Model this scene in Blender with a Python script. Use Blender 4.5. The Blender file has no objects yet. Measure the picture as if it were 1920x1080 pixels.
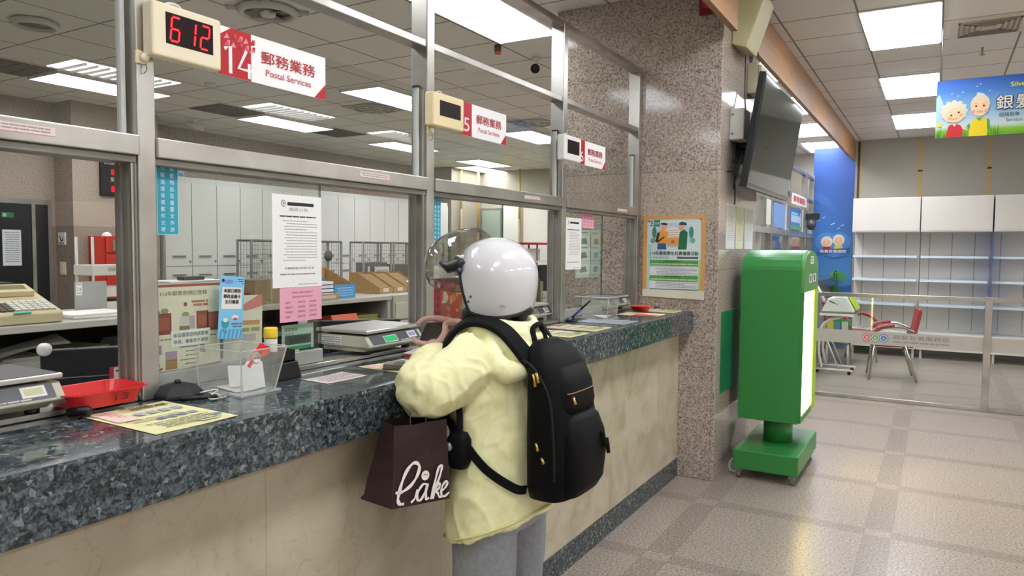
import bpy, math, random
from mathutils import Vector, Matrix, noise
random.seed(7)
C = bpy.context.scene.collection
SC = bpy.context.scene
PI = math.pi
# ------------------------------------------------------------------ camera, world, exposure
def camera():
    yaw, pitch, roll = .5309, -.05465, .00854
    F = Vector((-math.sin(yaw)*math.cos(pitch), math.cos(yaw)*math.cos(pitch), math.sin(pitch)))
    R = Vector((math.cos(yaw), math.sin(yaw), 0)); U = R.cross(F)
    R2 = R*math.cos(roll)+U*math.sin(roll); U2 = U*math.cos(roll)-R*math.sin(roll)
    cd = bpy.data.cameras.new('camera'); co = bpy.data.objects.new('camera', cd); C.objects.link(co)
    cd.sensor_width = 36; cd.lens = 1354.5/1920*36; cd.clip_start = .02
    m = Matrix((R2, U2, -F)).transposed().to_4x4(); m.translation = (0, 0, 1.55)
    co.matrix_world = m; SC.camera = co
camera()
w = bpy.data.worlds.new('world'); SC.world = w; w.use_nodes = True
w.node_tree.nodes['Background'].inputs[0].default_value = (.9, .9, 1, 1)
w.node_tree.nodes['Background'].inputs[1].default_value = .05
SC.view_settings.view_transform = 'Standard'; SC.view_settings.look = 'None'
SC.view_settings.exposure = 0.22; SC.view_settings.gamma = 1; SC.view_settings.use_curve_mapping = False
SC.cycles.transparent_max_bounces = 32; SC.cycles.max_bounces = 10; SC.cycles.use_denoising = True
SC.cycles.sample_clamp_indirect = 6
PUBLIC_E, OFFICE_E, KIOSK_E = 21, 19, 11          # lamp strengths

# ------------------------------------------------------------------ materials
def lin(h):
    h = h.lstrip('#'); r = []
    for i in (0, 2, 4):
        c = int(h[i:i+2], 16)/255; r.append(c/12.92 if c < .04045 else ((c+.055)/1.055)**2.4)
    return (*r, 1)
MATS = {}
def mat(h, rough=.5, metal=0, spec=.5, name=None, coat=0):
    k = (h, rough, metal, spec, coat)
    if k in MATS: return MATS[k]
    m = bpy.data.materials.new(name or 'paint_'+h); m.use_nodes = True
    b = m.node_tree.nodes['Principled BSDF']
    b.inputs['Base Color'].default_value = lin(h); b.inputs['Roughness'].default_value = rough
    b.inputs['Metallic'].default_value = metal; b.inputs['Specular IOR Level'].default_value = spec
    b.inputs['Coat Weight'].default_value = coat; b.inputs['Coat Roughness'].default_value = .05
    MATS[k] = m; return m
def emit(h, s, name='lamp'):
    k = ('E', h, s)
    if k in MATS: return MATS[k]
    m = bpy.data.materials.new(name); m.use_nodes = True; b = m.node_tree.nodes['Principled BSDF']
    b.inputs['Base Color'].default_value = (0, 0, 0, 1); b.inputs['Specular IOR Level'].default_value = 0
    b.inputs['Emission Color'].default_value = lin(h); b.inputs['Emission Strength'].default_value = s
    MATS[k] = m; return m
def clear(name, tint=(.95, .97, .955), refl=1.0, rough=.0, fuzz=0, fuzzcol=(.8, .8, .8)):
    m = bpy.data.materials.new(name); m.use_nodes = True; n = m.node_tree.nodes; l = m.node_tree.links
    n.clear(); o = n.new('ShaderNodeOutputMaterial'); mx = n.new('ShaderNodeMixShader')
    t = n.new('ShaderNodeBsdfTransparent'); g = n.new('ShaderNodeBsdfGlossy')
    t.inputs[0].default_value = (*tint, 1); g.inputs['Roughness'].default_value = rough
    lw = n.new('ShaderNodeLayerWeight'); lw.inputs[0].default_value = .5
    p = n.new('ShaderNodeMath'); p.operation = 'POWER'; p.inputs[1].default_value = 5
    a = n.new('ShaderNodeMath'); a.operation = 'MULTIPLY_ADD'; a.inputs[1].default_value = .95*refl; a.inputs[2].default_value = .04*refl
    l.new(lw.outputs['Facing'], p.inputs[0]); l.new(p.outputs[0], a.inputs[0]); l.new(a.outputs[0], mx.inputs[0])
    src = t.outputs[0]
    if fuzz:
        d = n.new('ShaderNodeBsdfDiffuse'); d.inputs[0].default_value = (*fuzzcol, 1); m2 = n.new('ShaderNodeMixShader')
        m2.inputs[0].default_value = fuzz; l.new(t.outputs[0], m2.inputs[1]); l.new(d.outputs[0], m2.inputs[2]); src = m2.outputs[0]
    l.new(src, mx.inputs[1]); l.new(g.outputs[0], mx.inputs[2]); l.new(mx.outputs[0], o.inputs[0])
    return m
class NT:
    """small node-graph writer"""
    def __init__(s, name, rough=.4, metal=0, spec=.5):
        s.m = bpy.data.materials.new(name); s.m.use_nodes = True; s.n = s.m.node_tree.nodes; s.l = s.m.node_tree.links
        s.b = s.n['Principled BSDF']; s.b.inputs['Roughness'].default_value = rough; s.b.inputs['Metallic'].default_value = metal
        s.b.inputs['Specular IOR Level'].default_value = spec
        s.tc = s.n.new('ShaderNodeTexCoord'); s.sep = s.n.new('ShaderNodeSeparateXYZ'); s.l.new(s.tc.outputs['Object'], s.sep.inputs[0])
    def X(s): return s.sep.outputs[0]
    def Y(s): return s.sep.outputs[1]
    def Z(s): return s.sep.outputs[2]
    def math(s, op, a, b=0, c=0):
        k = s.n.new('ShaderNodeMath'); k.operation = op
        for i, v in enumerate((a, b, c)):
            if isinstance(v, (int, float)): k.inputs[i].default_value = v
            else: s.l.new(v, k.inputs[i])
        return k.outputs[0]
    def near(s, co, x0, p, w):                    # 1 within w/2 of x0 + k p
        d = s.math('PINGPONG', s.math('SUBTRACT', co, x0), p/2); return s.math('LESS_THAN', d, w/2)
    def noise(s, sc, det=3, vec=None, dist=0):
        k = s.n.new('ShaderNodeTexNoise'); k.inputs['Scale'].default_value = sc; k.inputs['Detail'].default_value = det
        k.inputs['Distortion'].default_value = dist; s.l.new(vec or s.tc.outputs['Object'], k.inputs['Vector']); return k.outputs['Fac']
    def voro(s, sc, out='Color'):
        k = s.n.new('ShaderNodeTexVoronoi'); k.inputs['Scale'].default_value = sc; s.l.new(s.tc.outputs['Object'], k.inputs['Vector']); return k.outputs[out]
    def ramp(s, f, stops, const=False):
        k = s.n.new('ShaderNodeValToRGB'); e = k.color_ramp.elements
        if const: k.color_ramp.interpolation = 'CONSTANT'
        while len(e) < len(stops): e.new(.5)
        for i, (p, c) in enumerate(stops): e[i].position = p; e[i].color = lin(c)
        s.l.new(f, k.inputs[0]); return k.outputs[0]
    def mix(s, f, a, b, mode='MIX'):
        k = s.n.new('ShaderNodeMix'); k.data_type = 'RGBA'; k.blend_type = mode
        for soc, v in ((k.inputs[0], f), (k.inputs[6], a), (k.inputs[7], b)):
            if isinstance(v, (int, float)): soc.default_value = v
            elif isinstance(v, str): soc.default_value = lin(v)
            else: s.l.new(v, soc)
        return k.outputs[2]
    def scaled(s, v):
        k = s.n.new('ShaderNodeMapping'); k.inputs['Scale'].default_value = v; s.l.new(s.tc.outputs['Object'], k.inputs[0]); return k.outputs[0]
    def bump(s, h, st=.2, d=.01):
        k = s.n.new('ShaderNodeBump'); k.inputs['Strength'].default_value = st; k.inputs['Distance'].default_value = d
        s.l.new(h, k.inputs['Height']); s.l.new(k.outputs[0], s.b.inputs['Normal'])
    def done(s, col): s.l.new(col, s.b.inputs['Base Color']); return s.m

def m_floor():
    t = NT('granite_floor_tiles', .28)
    sp = t.ramp(t.noise(85, 3), [(.33, '#50473f'), (.43, '#8b8077'), (.56, '#a2968b'), (.67, '#bbb0a4')])
    sp = t.mix(.2, sp, t.ramp(t.noise(2.2, 3), [(.3, '#968a80'), (.7, '#a99d92')]))
    bx = t.near(t.X(), -.228, .945, .135); by = t.near(t.Y(), 3.465, .925, .10)
    band = t.math('ABSOLUTE', t.math('SUBTRACT', bx, by))
    col = t.mix(t.math('MULTIPLY', band, .6), sp, t.ramp(t.noise(85, 3), [(.35, '#625952'), (.65, '#92877d')]))
    j = t.math('MAXIMUM', t.math('MAXIMUM', t.near(t.X(), -.228+.0675, .945, .004), t.near(t.X(), -.228-.0675, .945, .004)), t.math('MAXIMUM', t.near(t.Y(), 3.415, .925, .004), t.near(t.Y(), 3.515, .925, .004)))
    return t.done(t.mix(t.math('MULTIPLY', j, .45), col, '#6b6258'))
def m_pillar():
    t = NT('pink_granite', .09)
    sp = t.ramp(t.noise(98, 2), [(.32, '#63574f'), (.43, '#9d9086'), (.54, '#b0a298'), (.66, '#cabdb2')])
    # polished slabs stacked in courses of slightly different stone
    z = t.Z(); a = t.math('MULTIPLY', t.math('GREATER_THAN', z, 1.75), t.math('LESS_THAN', z, 2.08))
    sp = t.mix(.15, sp, '#9d9086'); sp = t.mix(t.math('MULTIPLY', a, .35), sp, '#bfae9d')
    j = t.math('MAXIMUM', t.near(z, 2.08, .66, .005), t.near(t.X(), -1.27, 4, .004))
    return t.done(t.mix(t.math('MULTIPLY', j, .45), sp, '#54483f'))
def m_wallgranite():
    t = NT('office_granite_wall', .25)
    sp = t.ramp(t.noise(95, 2), [(.32, '#84776c'), (.5, '#a19386'), (.68, '#b8aa9c')])
    z = t.Z(); a = t.math('MULTIPLY', t.math('GREATER_THAN', z, 1.78), t.math('LESS_THAN', z, 2.08))
    b = t.math('LESS_THAN', z, 1.78)
    sp = t.mix(t.math('MULTIPLY', a, .4), sp, '#b8a898'); return t.done(t.mix(t.math('MULTIPLY', b, .4), sp, '#75695e'))
def m_counter():
    t = NT('blue_grey_labradorite_granite', .08)
    wn = t.n.new('ShaderNodeTexNoise'); wn.inputs['Scale'].default_value = 45; t.l.new(t.tc.outputs['Object'], wn.inputs['Vector'])
    va = t.n.new('ShaderNodeVectorMath'); va.operation = 'MULTIPLY_ADD'; va.inputs[1].default_value = (.03, .03, .03); t.l.new(wn.outputs['Color'], va.inputs[0]); t.l.new(t.tc.outputs['Object'], va.inputs[2])
    vo = t.n.new('ShaderNodeTexVoronoi'); vo.inputs['Scale'].default_value = 82; t.l.new(va.outputs[0], vo.inputs['Vector'])
    c = t.n.new('ShaderNodeSeparateColor'); t.l.new(vo.outputs['Color'], c.inputs[0])
    a = t.ramp(c.outputs[0], [(0, '#1d2224'), (.25, '#2c3336'), (.45, '#3a4246'), (.62, '#4c555a'), (.8, '#5f696c'), (.93, '#8b9494')], True)
    n = t.ramp(t.noise(70, 4, dist=1.5), [(.36, '#15191c'), (.5, '#363d42'), (.66, '#7d888b')])
    return t.done(t.mix(.45, a, n))
def m_marble():
    t = NT('cream_marble', .16)
    v = t.ramp(t.noise(3.2, 6, dist=1.4), [(.30, '#ada28b'), (.5, '#bcb29b'), (.7, '#c5bba5')])
    vn = t.ramp(t.noise(5, 8, dist=2.5), [(.488, '#ffffff'), (.5, '#bfb096'), (.512, '#ffffff')])
    col = t.mix(.25, v, vn, 'MULTIPLY')
    return t.done(t.mix(t.math('MULTIPLY', t.near(t.Y(), .28, .78, .004), .35), col, '#93815f'))
def m_ceiling(name, x0, px, y0, py, base, line, rough=.9):
    t = NT(name, rough)
    j = t.math('MAXIMUM', t.near(t.X(), x0, px, .016), t.near(t.Y(), y0, py, .016))
    b = t.ramp(t.noise(140, 2), [(.3, base), (.7, base)])
    return t.done(t.mix(j, b, line))
def m_steel(name='brushed_steel', a='#b2afa9', b='#cac7c1', rough=.28, metal=.88):
    t = NT(name, rough, metal)
    return t.done(t.ramp(t.noise(5, 3), [(.35, a), (.65, b)]))
def m_cloth(name, a, b, rough=.75, sc=40):
    t = NT(name, rough, spec=.15 if 'black' in name else .3); return t.done(t.ramp(t.noise(sc, 3), [(.3, a), (.7, b)]))
M_FLOOR = m_floor(); M_PIL = m_pillar(); M_WGR = m_wallgranite(); M_CTR = m_counter(); M_MARB = m_marble()
M_CPUB = m_ceiling('public_ceiling_tiles', -.555, .53, 5.85, .55, '#d8d5d1', '#857f79')
M_COFF = m_ceiling('office_ceiling_tiles', -5.71, .61, 3.96, .64, '#e4e2da', '#7f7c75')
M_STEEL = m_steel(); M_STEELD = m_steel('dull_steel_channel', '#85827b', '#96938c', .4, .45)
M_GLASS = clear('clear_glass'); M_GEDGE = clear('green_glass_edge', (.45, .62, .55), 1)
M_GLT = clear('thick_greenish_glass', (.925, .942, .928))
M_ACR = clear('clear_acrylic', (.97, .975, .97), 1.1, .02, .07, (.9, .9, .88)); M_ACRE = clear('acrylic_edge', (.85, .88, .86), 1.2, .05, .35, (.9, .92, .9))
M_VIS = clear('smoked_visor', (.66, .65, .61), 2.0, .02, .10, (.38, .36, .33))
M_YEL = m_cloth('pale_yellow_nylon', '#e9e6ac', '#f1eebe', .5, 25)
M_PANT = m_cloth('grey_jersey', '#878a8e', '#979a9e', .85, 60)
M_PACK = m_cloth('black_nylon', '#060607', '#0b0b0d', .65, 60); M_STRAP = m_cloth('black_webbing', '#09090a', '#131315', .75, 120)
M_BAG = m_cloth('brown_paper_bag_gloss', '#2e1f20', '#3c292a', .38, 8)
M_SKIN = m_cloth('skin', '#cfa493', '#dcb3a4', .5, 20)
M_KRAFT = m_cloth('kraft_cardboard', '#a5865a', '#b59768', .85, 30)
M_WHITE = mat('#e9e7e2', .5); M_PAPER = mat('#f0eeea', .7); M_BLACK = mat('#121214', .45); M_BLK2 = mat('#1b1c20', .6)
M_RED = mat('#b8141f', .45); M_DRED = mat('#8f1119', .4); M_GREEN = mat('#15823a', .38); M_TXT = mat('#2b2b2e', .7); M_GREYT = mat('#8d8b88', .7)
M_CREAM = mat('#e9dcb8', .45); M_BEIGE = mat('#cfc9b2', .5)

# ------------------------------------------------------------------ geometry helpers
ORG = {}
class Fr:
    def __init__(s, O, U, V): s.O = Vector(O); s.U = Vector(U).normalized(); s.V = Vector(V).normalized(); s.N = s.U.cross(s.V)
    def p(s, u, v, n=0): return s.O+s.U*u+s.V*v+s.N*n
def FX(x, y, z): return Fr((x, y, z), (0, 1, 0), (0, 0, 1))      # vertical, faces +X
def FY(x, y, z): return Fr((x, y, z), (1, 0, 0), (0, 0, 1))      # vertical, faces -Y
def FZ(x, y, z, a=0): return Fr((x, y, z), (math.sin(a), math.cos(a), 0), (-math.cos(a), math.sin(a), 0))   # lying, reads from the customer side
TXT = {}
def glyphs(s):
    if s in TXT: return TXT[s]
    c = bpy.data.curves.new('t', 'FONT'); c.body = s; c.size = 1; c.resolution_u = 3
    o = bpy.data.objects.new('t', c); C.objects.link(o)
    dg = bpy.context.evaluated_depsgraph_get(); dg.update()
    me = o.evaluated_get(dg).to_mesh()
    vs = [v.co.copy() for v in me.vertices]; fs = [list(p.vertices) for p in me.polygons]
    o.evaluated_get(dg).to_mesh_clear(); bpy.data.objects.remove(o); bpy.data.curves.remove(c)
    if vs:
        x0 = min(v.x for v in vs); x1 = max(v.x for v in vs); y0 = min(v.y for v in vs); y1 = max(v.y for v in vs)
    else: x0 = x1 = y0 = y1 = 0
    TXT[s] = (vs, fs, x0, x1, y0, y1); return TXT[s]
class MB:
    def __init__(s): s.v = []; s.f = []; s.mi = []; s.sm = []; s.mats = []
    def add(s, vs, fs, m, smooth=False, M=None):
        if m not in s.mats: s.mats.append(m)
        k = s.mats.index(m); b = len(s.v)
        s.v += [(M @ Vector(v)) if M is not None else Vector(v) for v in vs]
        for f in fs: s.f.append([b+i for i in f]); s.mi.append(k); s.sm.append(smooth)
        return s
    def box(s, x0, x1, y0, y1, z0, z1, m, M=None):
        return s.add([(x, y, z) for x in (x0, x1) for y in (y0, y1) for z in (z0, z1)],
                     [(0, 1, 3, 2), (4, 6, 7, 5), (0, 4, 5, 1), (2, 3, 7, 6), (0, 2, 6, 4), (1, 5, 7, 3)], m, M=M)
    def cb(s, c, d, m, M=None): return s.box(c[0]-d[0]/2, c[0]+d[0]/2, c[1]-d[1]/2, c[1]+d[1]/2, c[2]-d[2]/2, c[2]+d[2]/2, m, M)
    def loft(s, rings, m, c0=True, c1=True, smooth=True, M=None):
        n = len(rings[0]); vs = [p for r in rings for p in r]; fs = []
        for i in range(len(rings)-1):
            for j in range(n): a = i*n+j; b = i*n+(j+1) % n; fs.append((a, b, b+n, a+n))
        if c0: fs.append(tuple(reversed(range(n))))
        if c1: fs.append(tuple(range((len(rings)-1)*n, len(rings)*n)))
        return s.add(vs, fs, m, smooth, M)
    def tube(s, pts, r, m, seg=10, smooth=True, M=None, cap=True):
        pts = [Vector(p) for p in pts]; rs = r if isinstance(r, (list, tuple)) else [r]*len(pts); rings = []; prev = None
        for i, p in enumerate(pts):
            t = ((pts[min(i+1, len(pts)-1)]-p).normalized()+(p-pts[max(i-1, 0)]).normalized()) if len(pts) > 2 else pts[-1]-pts[0]
            t = t.normalized() if t.length > 1e-9 else Vector((0, 0, 1))
            if prev is None: a = t.orthogonal().normalized()
            else: a = (prev-t*prev.dot(t)); a = a.normalized() if a.length > 1e-6 else t.orthogonal().normalized()
            prev = a; b = t.cross(a)
            rings.append([p+(a*math.cos(q)+b*math.sin(q))*rs[i] for q in [2*PI*k/seg for k in range(seg)]])
        return s.loft(rings, m, cap, cap, smooth, M)
    def cyl(s, p0, p1, r, m, r1=None, seg=20, M=None): return s.tube([p0, p1], [r, r if r1 is None else r1], m, seg, True, M)
    def lathe(s, prof, c, m, seg=28, M=None, smooth=True):
        return s.loft([[(c[0]+r*math.cos(2*PI*k/seg), c[1]+r*math.sin(2*PI*k/seg), c[2]+z) for k in range(seg)] for r, z in prof], m, True, True, smooth, M)
    def ball(s, c, r, m, seg=16, M=None):
        rx, ry, rz = r if isinstance(r, tuple) else (r, r, r); rings = []
        for i in range(1, seg//2):
            a = PI*i/(seg//2)-PI/2
            rings.append([(c[0]+rx*math.cos(a)*math.cos(2*PI*k/seg), c[1]+ry*math.cos(a)*math.sin(2*PI*k/seg), c[2]+rz*math.sin(a)) for k in range(seg)])
        return s.loft(rings, m, True, True, True, M)
    def prism(s, fr, pts, n0, n1, m, smooth=False):
        n = len(pts); vs = [fr.p(u, v, n0) for u, v in pts]+[fr.p(u, v, n1) for u, v in pts]
        return s.add(vs, [tuple(reversed(range(n))), tuple(range(n, 2*n))]+[(i, (i+1) % n, (i+1) % n+n, i+n) for i in range(n)], m, smooth)
    def rect(s, fr, u0, v0, u1, v1, m, n=.0006): return s.add([fr.p(u0, v0, n), fr.p(u1, v0, n), fr.p(u1, v1, n), fr.p(u0, v1, n)], [(0, 1, 2, 3)], m)
    def poly(s, fr, pts, m, n=.0006): return s.add([fr.p(u, v, n) for u, v in pts], [tuple(range(len(pts)))], m)
    def disc(s, fr, u, v, r, m, n=.0006, ry=None, seg=20, a0=0, a1=2*PI, rot=0):
        ry = r if ry is None else ry; P = []
        full = abs(a1-a0-2*PI) < 1e-6
        for k in range(seg if full else seg+1):
            a = a0+(a1-a0)*k/seg; x = r*math.cos(a); y = ry*math.sin(a); P.append((u+x*math.cos(rot)-y*math.sin(rot), v+x*math.sin(rot)+y*math.cos(rot)))
        return s.poly(fr, P, m, n)
    def text(s, fr, t, u, v, h, m, n=.0009, w=None, ax='L', bold=0):
        """h = height of the drawn glyphs; w = total width if it must fit; u,v = lower-left (or centre with ax C)"""
        vs, fs, x0, x1, y0, y1 = glyphs(t)
        if not vs: return s
        k = h/(y1-y0); kx = (w/(x1-x0)) if w else k
        ou = u-(x1-x0)*kx/2 if ax == 'C' else u
        for di, d in enumerate([(0, 0)] if not bold else [(0, 0), (bold, 0), (0, bold), (bold, bold)]):
            s.add([fr.p(ou+(q.x-x0)*kx+d[0], v+(q.y-y0)*k+d[1], n+di*.00025) for q in vs], fs, m)
        return s
    def stroke(s, fr, pts, wd, m, n=.0006):
        L = []; R_ = []
        for i, (u, v) in enumerate(pts):
            a = pts[max(i-1, 0)]; b = pts[min(i+1, len(pts)-1)]; d = Vector((b[0]-a[0], b[1]-a[1])); d = d.normalized() if d.length else Vector((1, 0))
            wi = wd[i] if isinstance(wd, (list, tuple)) else wd
            L.append((u-d.y*wi/2, v+d.x*wi/2)); R_.append((u+d.y*wi/2, v-d.x*wi/2))
        k = len(pts); vs = [fr.p(*q, n) for q in L]+[fr.p(*q, n) for q in R_]
        return s.add(vs, [(k+i, k+i+1, i+1, i) for i in range(k-1)], m)
    def lines(s, fr, u0, u1, vtop, cnt, dv, h, m, n=.0008, seed=1, fill=.9):
        r = random.Random(seed)
        for i in range(cnt):
            u = u0+(r.random()*.02 if i else 0); end = u1-(r.random()*.35*(u1-u0) if r.random() > fill else 0)
            while u < end-1e-4:
                l = min(h*(2+5*r.random()), end-u); s.rect(fr, u, vtop-i*dv-h, u+l, vtop-i*dv, m, n); u += l+h*.5
        return s
    def build(s, name, parent=None, loc=None, bevel=0, bseg=2, world=True, rotz=0, autosm=False):
        me = bpy.data.meshes.new(name)
        off = Vector((0, 0, 0))
        if parent is not None and world: off = ORG.get(parent, Vector((0, 0, 0)))
        elif parent is None and loc is not None and world: off = Vector(loc)
        me.from_pydata([v-off for v in s.v], [], s.f); me.update()
        for m in s.mats: me.materials.append(m)
        for p, k, sm in zip(me.polygons, s.mi, s.sm): p.material_index = k; p.use_smooth = sm
        o = bpy.data.objects.new(name, me); C.objects.link(o)
        if parent is not None: o.parent = parent; ORG[o] = off
        elif loc is not None: o.location = loc; ORG[o] = Vector(loc); o.rotation_euler.z = rotz
        else: ORG[o] = Vector((0, 0, 0))
        if bevel:
            b = o.modifiers.new('bevel', 'BEVEL'); b.width = bevel; b.segments = bseg; b.limit_method = 'ANGLE'; b.angle_limit = .6; b.harden_normals = False
        return o
def tag(o, label, cat, group=None):
    o['label'] = label; o['category'] = cat
    if group: o['group'] = group
    return o
def thing(name, label, cat, loc=(0, 0, 0), rotz=0, group=None):
    o = bpy.data.objects.new(name, None); C.objects.link(o); o.location = loc; o.rotation_euler.z = rotz; o.empty_display_size = .1
    ORG[o] = Vector(loc); return tag(o, label, cat, group)
def struct(o, kind='structure'): o['kind'] = kind; return o
def dup(root, loc, rotz, label, group=None):
    r = root.copy(); C.objects.link(r); r.location = loc; r.rotation_euler = (0, 0, rotz); r['label'] = label
    if group: r['group'] = group
    for ch in list(root.children):
        c = ch.copy(); C.objects.link(c); c.parent = r
        for g in list(ch.children):
            d = g.copy(); C.objects.link(d); d.parent = c
    return r
def smooth_path(pts, k=6):
    P = [Vector(p) for p in pts]; out = []
    for i in range(len(P)-1):
        p0 = P[max(i-1, 0)]; p1 = P[i]; p2 = P[i+1]; p3 = P[min(i+2, len(P)-1)]
        for j in range(k):
            t = j/k; out.append(.5*((2*p1)+(p2-p0)*t+(2*p0-5*p1+4*p2-p3)*t*t+(3*p1-p0-3*p2+p3)*t**3))
    out.append(P[-1]); return out

# ================================================================== ROOM SHELL
ZC = 3.28
def sbox(name, x0, x1, y0, y1, z0, z1, m, bevel=0): return struct(MB().box(x0, x1, y0, y1, z0, z1, m).build(name, bevel=bevel))
sbox('floor', -9.9, 4.7, -4.1, 14.1, -.1, 0, M_FLOOR)
sbox('ceiling', -1.19, 4.7, -4.1, 14.1, ZC, ZC+.1, M_CPUB)
sbox('ceiling', -9.9, -1.19, -4.1, 14.1, ZC, ZC+.1, M_COFF)
M_WALLP = mat('#98938a', .75); M_WALLR = mat('#d9d3c8', .8)
sbox('wall_office_back', -9.8, -9.4, -4, 4.86, 0, ZC, M_WGR)
sbox('wall_office_back', -9.8, -9.68, 4.86, 14, 0, ZC, M_WGR)
sbox('wall_column', -9.68, -9.0, 4.86, 5.98, 0, ZC, M_WGR)
sbox('wall_office_far', -9.8, -1.15, 13.9, 14.0, 0, ZC, mat('#a9a293', .7))
sbox('wall_near', -9.8, 4.6, -4.1, -4.0, 0, ZC, M_WALLR)
sbox('wall_right', 4.5, 4.6, -4, 12.6, 0, ZC, M_WALLR)
sbox('wall_far', -1.15, 4.5, 12.56, 14.0, 0, ZC, M_WALLP)
sbox('wall_pillar', -2.45, -1.245, 4.8, 5.92, 0, ZC, M_PIL, .006)
M_WOOD = NT('caramel_wood_board', .45); M_WOOD = M_WOOD.done(M_WOOD.ramp(M_WOOD.noise(9, 4, M_WOOD.scaled((1, .25, 3))), [(.3, '#8e6845'), (.7, '#9f7751')]))
# bulkhead boards hanging from the ceiling before and behind the pillar
b = MB(); b.prism(Fr((-1.19, 0, 0), (0, 1, 0), (0, 0, 1)), [(5.52, ZC), (5.40, 2.985), (5.44, 2.955), (12.56, 2.955), (12.56, ZC)], 0, .038, M_WOOD)
struct(b.build('trim_1'))
sbox('trim_2', -1.19, -1.152, -4, 4.79, 2.955, ZC, M_WOOD)
# yellow-brown joint strips and dark corner gap on the far wall
b = MB(); f = FY(0, 12.56, 0)
for x, wd in ((-.29, .055), (.585, .05), (1.46, .05)):
    b.rect(f, x, 2.36, x+wd, ZC, mat('#a8925f', .8), .002); b.rect(f, x-.002, 2.76, x+wd+.004, 2.785, M_BLK2, .003)
b.rect(f, -1.12, 2.36, -1.085, ZC-.02, mat('#4a4030', .9), .002); b.rect(f, -1.085, 2.36, -1.06, ZC-.02, mat('#a8925f', .8), .002)
struct(b.build('trim_3'))
# door of the office back wall
b = MB(); b.box(-9.4, -9.37, 3.2, 4.80, 0, 2.09, M_STEELD)
d = struct(b.build('door_1'))
b = MB(); b.box(-9.372, -9.345, 3.28, 4.56, 0, 2.03, mat('#14171a', .25)); b.box(-9.35, -9.335, 4.56, 4.60, 0, 2.03, M_STEELD); b.box(-9.372, -9.35, 4.60, 4.75, 0, 2.03, mat('#1b1d1f', .3)); b.build('door_leaf', d)
b = MB(); b.box(-9.345, -9.30, 4.10, 4.13, .95, 1.15, M_STEELD); b.build('door_handle', d, bevel=.004)
f = FX(-9.344, 4.2, 0); b = MB(); b.box(-9.345, -9.343, 4.24, 4.44, 1.30, 1.72, mat('#c9cfd2', .6)); b.lines(f, .06, .22, 1.69, 14, .026, .009, M_GREYT, .0015)
tag(b.build('paper_notice', loc=(-9.344, 4.34, 1.3)), 'pale paper notice taped on the black office door', 'notice')
b = MB(); b.box(-9.345, -9.343, 4.24, 4.37, 1.86, 1.92, mat('#1f6b4a', .5)); b.rect(FX(-9.343, 4.24, 1.86), .01, .01, .05, .05, mat('#8fbfa5', .6))
tag(b.build('door_sticker', loc=(-9.344, 4.3, 1.86)), 'small dim green sticker high on the black office door', 'sticker')
b = MB(); f = FX(-9.0, 0, 0)
# side of column: switch plate and sign face the -Y side
f = FY(0, 4.86, 0)
b = MB(); b.box(-9.32, -9.17, 4.845, 4.86, 1.55, 1.70, M_WHITE); b.stroke(f, [(-9.28, 1.66), (-9.26, 1.60), (-9.22, 1.6), (-9.21, 1.64)], .018, M_TXT, .0165); b.lines(f, -9.30, -9.19, 1.575, 1, .02, .012, M_TXT, .0165)
tag(b.build('wall_sign', loc=(-9.245, 4.853, 1.55)), 'small white phone sign on the granite column side', 'sign')
p = thing('light_switch', 'cream light switch on the granite column below the small white sign', 'switch', (-9.24, 4.85, 1.17))
MB().box(-9.30, -9.18, 4.848, 4.86, 1.18, 1.34, M_CREAM).build('switch_plate', p, bevel=.004)
MB().box(-9.27, -9.21, 4.842, 4.848, 1.27, 1.32, M_WHITE).build('rocker', p); MB().box(-9.27, -9.21, 4.842, 4.848, 1.20, 1.25, M_WHITE).build('rocker', p)

# ================================================================== SERVICE COUNTER
ct = thing('service_counter', 'long cream marble service counter with a dark granite top, in front of the teller windows', 'counter', (-1.6, 1, 0))
MB().box(-2.02, -1.40, -3.9, 4.797, 1.005, 1.14, M_CTR).build('granite_worktop', ct, bevel=.007, bseg=3)
MB().box(-1.60, -1.495, -3.9, 4.797, .125, 1.005, M_MARB).build('marble_front_panel', ct)
MB().box(-1.60, -1.488, -3.9, 4.797, 0, .125, M_CTR).build('granite_plinth', ct)
MB().box(-2.0, -1.60, 4.72, 4.797, 0, 1.005, mat('#8a8578', .6)).build('end_panel', ct)
c2 = thing('service_counter', 'second service counter continuing beyond the granite pillar', 'counter', (-1.6, 9.4, 0))
MB().box(-2.15, -1.40, 5.925, 12.95, 1.005, 1.14, M_CTR).build('granite_worktop', c2, bevel=.006); MB().box(-1.60, -1.495, 5.925, 12.95, .125, 1.005, M_MARB).build('marble_front_panel', c2)
MB().box(-1.60, -1.488, 5.925, 12.95, 0, .125, M_CTR).build('granite_plinth', c2)

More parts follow.
